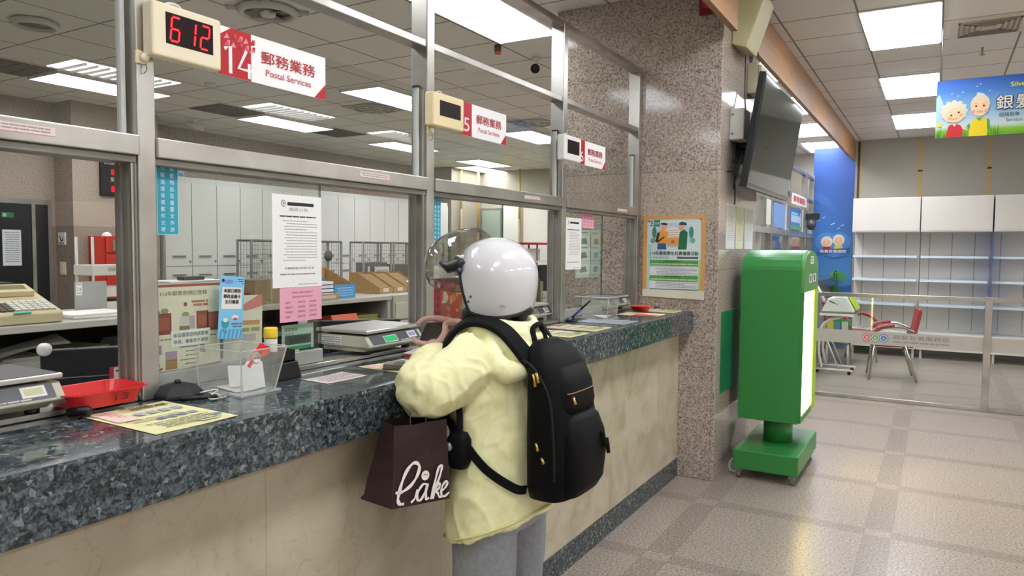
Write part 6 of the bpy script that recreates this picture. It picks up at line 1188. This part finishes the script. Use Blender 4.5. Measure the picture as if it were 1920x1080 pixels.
# ================================================================== PHONE
ph_ = thing('phone', 'dark phone held sideways in both hands over the counter', 'phone', (-1.44, 1.955, 1.24))
e1 = Vector((.0233, .0066, .0557)).normalized(); e2 = Vector((-.012, .12, -.008)); e2 = (e2-e1*e2.dot(e1)).normalized(); f = Fr(Vector((-1.462, 1.893, 1.243)), e2, e1)
b = MB(); b.prism(f, [(.006, 0), (.134, 0), (.14, .006), (.14, .060), (.134, .066), (.006, .066), (0, .060), (0, .006)], -.004, .004, mat('#3a3634', .35)); b.build('case', ph_)
b = MB(); b.rect(f, .003, .003, .137, .063, mat('#4a4441', .25), .0046); b.build('screen', ph_)

# ================================================================== BACKPACK
bp = thing('backpack', 'black nylon backpack with gold zip pulls worn by the person in yellow', 'backpack', (-.95, 1.975, .79))
def sring(x0, x1, cy, hw, z, p=3.2, n=36): return ell((x0+x1)/2, cy, (x1-x0)/2, hw, z, n, 0, p)
b = MB(); cy = 1.972
b.loft([sring(-1.03, -.94, cy, .10, .80), sring(-1.045, -.91, cy, .125, .808), sring(-1.05, -.895, cy, .138, .845), sring(-1.05, -.89, cy, .142, .93), sring(-1.05, -.895, cy, .142, 1.02), sring(-1.05, -.912, cy, .138, 1.10), sring(-1.05, -.925, cy, .132, 1.17), sring(-1.052, -.955, cy, .118, 1.225), sring(-1.055, -.985, cy, .095, 1.255), sring(-1.055, -1.015, cy, .06, 1.27)], M_PACK)
b.build('main_body', bp)
b = MB(); b.loft([sring(-.94, -.885, cy, .10, .82), sring(-.94, -.868, cy, .112, .85), sring(-.94, -.86, cy, .116, .93), sring(-.94, -.866, cy, .112, .995), sring(-.945, -.885, cy, .10, 1.045), sring(-.95, -.90, cy, .08, 1.06)], M_PACK); b.build('lower_pocket', bp)
b = MB(); b.loft([sring(-.97, -.902, cy, .10, 1.065), sring(-.97, -.898, cy, .105, 1.09), sring(-.97, -.908, cy, .10, 1.15), sring(-.98, -.935, cy, .08, 1.20)], M_PACK); b.build('upper_pocket', bp)
GOLD = mat('#c9a860', .3, .9)
b = MB(); b.tube([(-.937+.0305*(1-(abs(-.09+.18*i/14)/.102)**3.2)**(1/3.2), cy-.09+.18*i/14, 1.126) for i in range(15)], .003, mat('#8a6a3c', .5), 6); b.build('gold_zip', bp)
pts = [(-1.045, cy-.125, 1.22), (-1.0, cy-.137, 1.20), (-.95, cy-.138, 1.12), (-.93, cy-.146, 1.0), (-.925, cy-.147, .88)]
b = MB(); b.tube(smooth_path(pts, 5), .004, mat('#060606', .8), 6); b.build('main_zip', bp)
for i, (x, y, z, dz) in enumerate(((-1.0, cy-.142, 1.185, -.035), (-.99, cy-.143, 1.19, -.028), (-.985, cy-.150, .985, -.02), (-.965, cy-.151, .945, -.015), (-.896, cy-.09, 1.12, -.02), (-.862, cy+.05, .995, -.045), (-.86, cy+.075, .97, -.045))):
    b = MB(); g = i < 5; b.tube([(x, y, z), (x+.006, y-.004, z+dz*.4), (x+.010, y-.004, z+dz)], [.0045, .004, .0055] if g else [.007, .007, .006], GOLD if g else M_STRAP, 8); b.build('zip_pull', bp)
def ribbon(path, wd, th, m, ref, nm, k=6):
    P = smooth_path(path, k); rings = []
    for i, p in enumerate(P):
        t = (P[min(i+1, len(P)-1)]-P[max(i-1, 0)]).normalized(); n = ref(p); n = (n-t*n.dot(t)).normalized(); s = t.cross(n)
        rings.append([p+s*wd/2+n*th/2, p+s*wd*.42+n*th*.7, p-s*wd*.42+n*th*.7, p-s*wd/2+n*th/2, p-s*wd/2-n*th/2, p+s*wd/2-n*th/2])
    b = MB(); b.loft(rings, m, True, True, False); return b.build(nm, bp)
ax = lambda p: (Vector((p.x+1.205, (p.y-1.975)*1.1, max(0, p.z-1.16)*2.2))+Vector((0, 0, .0001)))
for s in (-1, 1):
    y = lambda d: 1.975+s*d
    ribbon([(-1.025, y(.085), 1.19), (-1.085, y(.105), 1.268), (-1.13, y(.114), 1.308), (-1.19, y(.12), 1.326), (-1.25, y(.123), 1.318), (-1.30, y(.127), 1.28), (-1.335, y(.13), 1.22), (-1.345, y(.15), 1.14)], .054, .014, M_STRAP, ax, 'shoulder_strap')
    ribbon([(-1.345, y(.15), 1.14), (-1.315, y(.19), 1.09), (-1.27, y(.212), 1.05), (-1.20, y(.222), .985), (-1.12, y(.215), .905), (-1.05, y(.165), .845), (-1.035, y(.12), .83)], .026, .005, M_STRAP, ax, 'lower_strap')
b = MB(); b.tube(smooth_path([(-1.05, cy-.035, 1.255), (-1.065, cy-.03, 1.30), (-1.062, cy, 1.315), (-1.065, cy+.03, 1.30), (-1.05, cy+.035, 1.255)], 5), .009, M_STRAP, 8); b.build('top_handle', bp)

# ================================================================== BAGS
pc = thing('black_pouch', 'small black pouch with a round shiny disc hanging between the paper bag and the jacket', 'pouch', (-1.20, 1.745, .90))
b = MB(); b.loft([sring(-1.225, -1.175, 1.744, .020, .900, 3, 20), sring(-1.238, -1.165, 1.744, .026, .92, 3, 20), sring(-1.238, -1.165, 1.744, .026, .985, 3, 20), sring(-1.225, -1.175, 1.744, .018, 1.005, 3, 20)], M_PACK); b.build('pouch_body', pc)
b = MB(); b.tube([(-1.222, 1.719, .965), (-1.222, 1.713, .965)], [.015, .013], mat('#8d8f92', .2, .6), 16); b.build('shiny_disc', pc)
b = MB(); b.tube(smooth_path([(-1.20, 1.745, 1.0), (-1.205, 1.752, 1.05), (-1.215, 1.76, 1.09)], 5), .0095, M_STRAP, 8); b.build('strap', pc)
bg = thing('paper_bag', 'dark brown paper shopping bag with white Cake lettering hanging in front of the counter', 'bag', (-1.33, 1.64, .81))
P0 = Vector((-1.300, 1.555, .812)); u = Vector((.47, .88, 0)).normalized(); g = Vector((-.88, .47, 0)).normalized(); W_, D_, H_ = .182, .172, .238
b = MB(); rings = []
for k in range(19):
    t = k/18; sh = .05*t; dep = D_*(1.0-.50*t)+.012*math.sin(PI*t); fw = W_*(1-.10*t); o = P0+u*(sh*.15)+Vector((0, 0, H_*t+.0))
    lean = Vector((-.0, .0, 0)); A0 = o; A1 = o+u*fw; B1 = A1+g*dep; B0 = o+g*dep
    mid = o+g*dep*.5-u*(.062*(1-t)+.010*t)*(1 if True else 0)       # gusset bulges outwards
    mid2 = A1+g*dep*.5+u*.01
    rg = [A0, A0+u*fw*.33+Vector((0, 0, .004*math.sin(5*t))), A0+u*fw*.66, A1, mid2, B1, B0, mid]
    rings.append([q+Vector((noise.noise((q.x*22, q.y*22, q.z*16)), noise.noise((q.y*22, q.z*16, q.x*22)), 0))*.006*(1 if j in (1, 2, 7, 6) else .3)+(Vector((0, 0, .018)) if j == 7 and k == 0 else Vector((0, 0, 0))) for j, q in enumerate(rg)])
b.loft(rings, M_BAG, True, False, False)
inner = [[q+(sum(r, Vector())/8-q)*.05 for q in r] for r in rings[9:]]; b.loft(list(reversed(inner)), mat('#241718', .8), False, True, False); b.build('bag_body', bg)
n = u.cross(Vector((0, 0, 1))); f = Fr(P0+n*.0072, u, (0, 0, 1)); wl = mat('#f3ece6', .45)
def zl(pts): return [tuple(q) [:2] for q in smooth_path([(.010+(x-462)/588*.166, .012+(955-y)/415*.118, 0) for x, y in pts], 5)]
b = MB()
L = [([(456, 826), (500, 832), (560, 815), (630, 770), (690, 690), (715, 610), (690, 562), (640, 560), (580, 620), (530, 720), (495, 830), (482, 900), (500, 945), (548, 952)], .0085),
     ([(622, 952), (660, 920), (682, 870), (690, 828)], .0055),
     ([(800, 800), (760, 785), (715, 830), (688, 895), (700, 945), (735, 935), (775, 870), (805, 795), (788, 880), (790, 945), (822, 935)], .0065),
     ([(842, 955), (868, 850), (900, 730), (930, 640), (958, 622), (962, 660), (930, 760), (885, 850)], .0065), ([(862, 955), (885, 870), (925, 810), (945, 820), (925, 860), (890, 872), (915, 900), (935, 945), (965, 945)], .006),
     ([(955, 890), (1000, 862), (1028, 815), (1010, 795), (975, 830), (955, 890), (968, 942), (1005, 945), (1046, 915)], .006)]
for i, (p, w_) in enumerate(L): q = zl(p); b.stroke(f, q, [w_*(.75+.5*abs(math.sin(j*.35+i))) for j in range(len(q))], wl, .0006+.0004*i)
q = zl([(780, 700), (780, 701)])[0]; b.disc(f, q[0], q[1], .0125, wl, .001, ry=.0145); b.lines(f, q[0]-.007, q[0]+.007, q[1]+.004, 2, .006, .003, mat('#a08c84', .6), .0016); b.build('white_lettering', bg)
for s in (.35, .65):
    q = rings[-1][0]+u*W_*s*.9+g*.02; b = MB(); b.tube([q-Vector((0, 0, .05)), q+Vector((0, 0, .03))], .0018, mat('#5a3a34', .7), 6); b.build('cord_handle', bg)
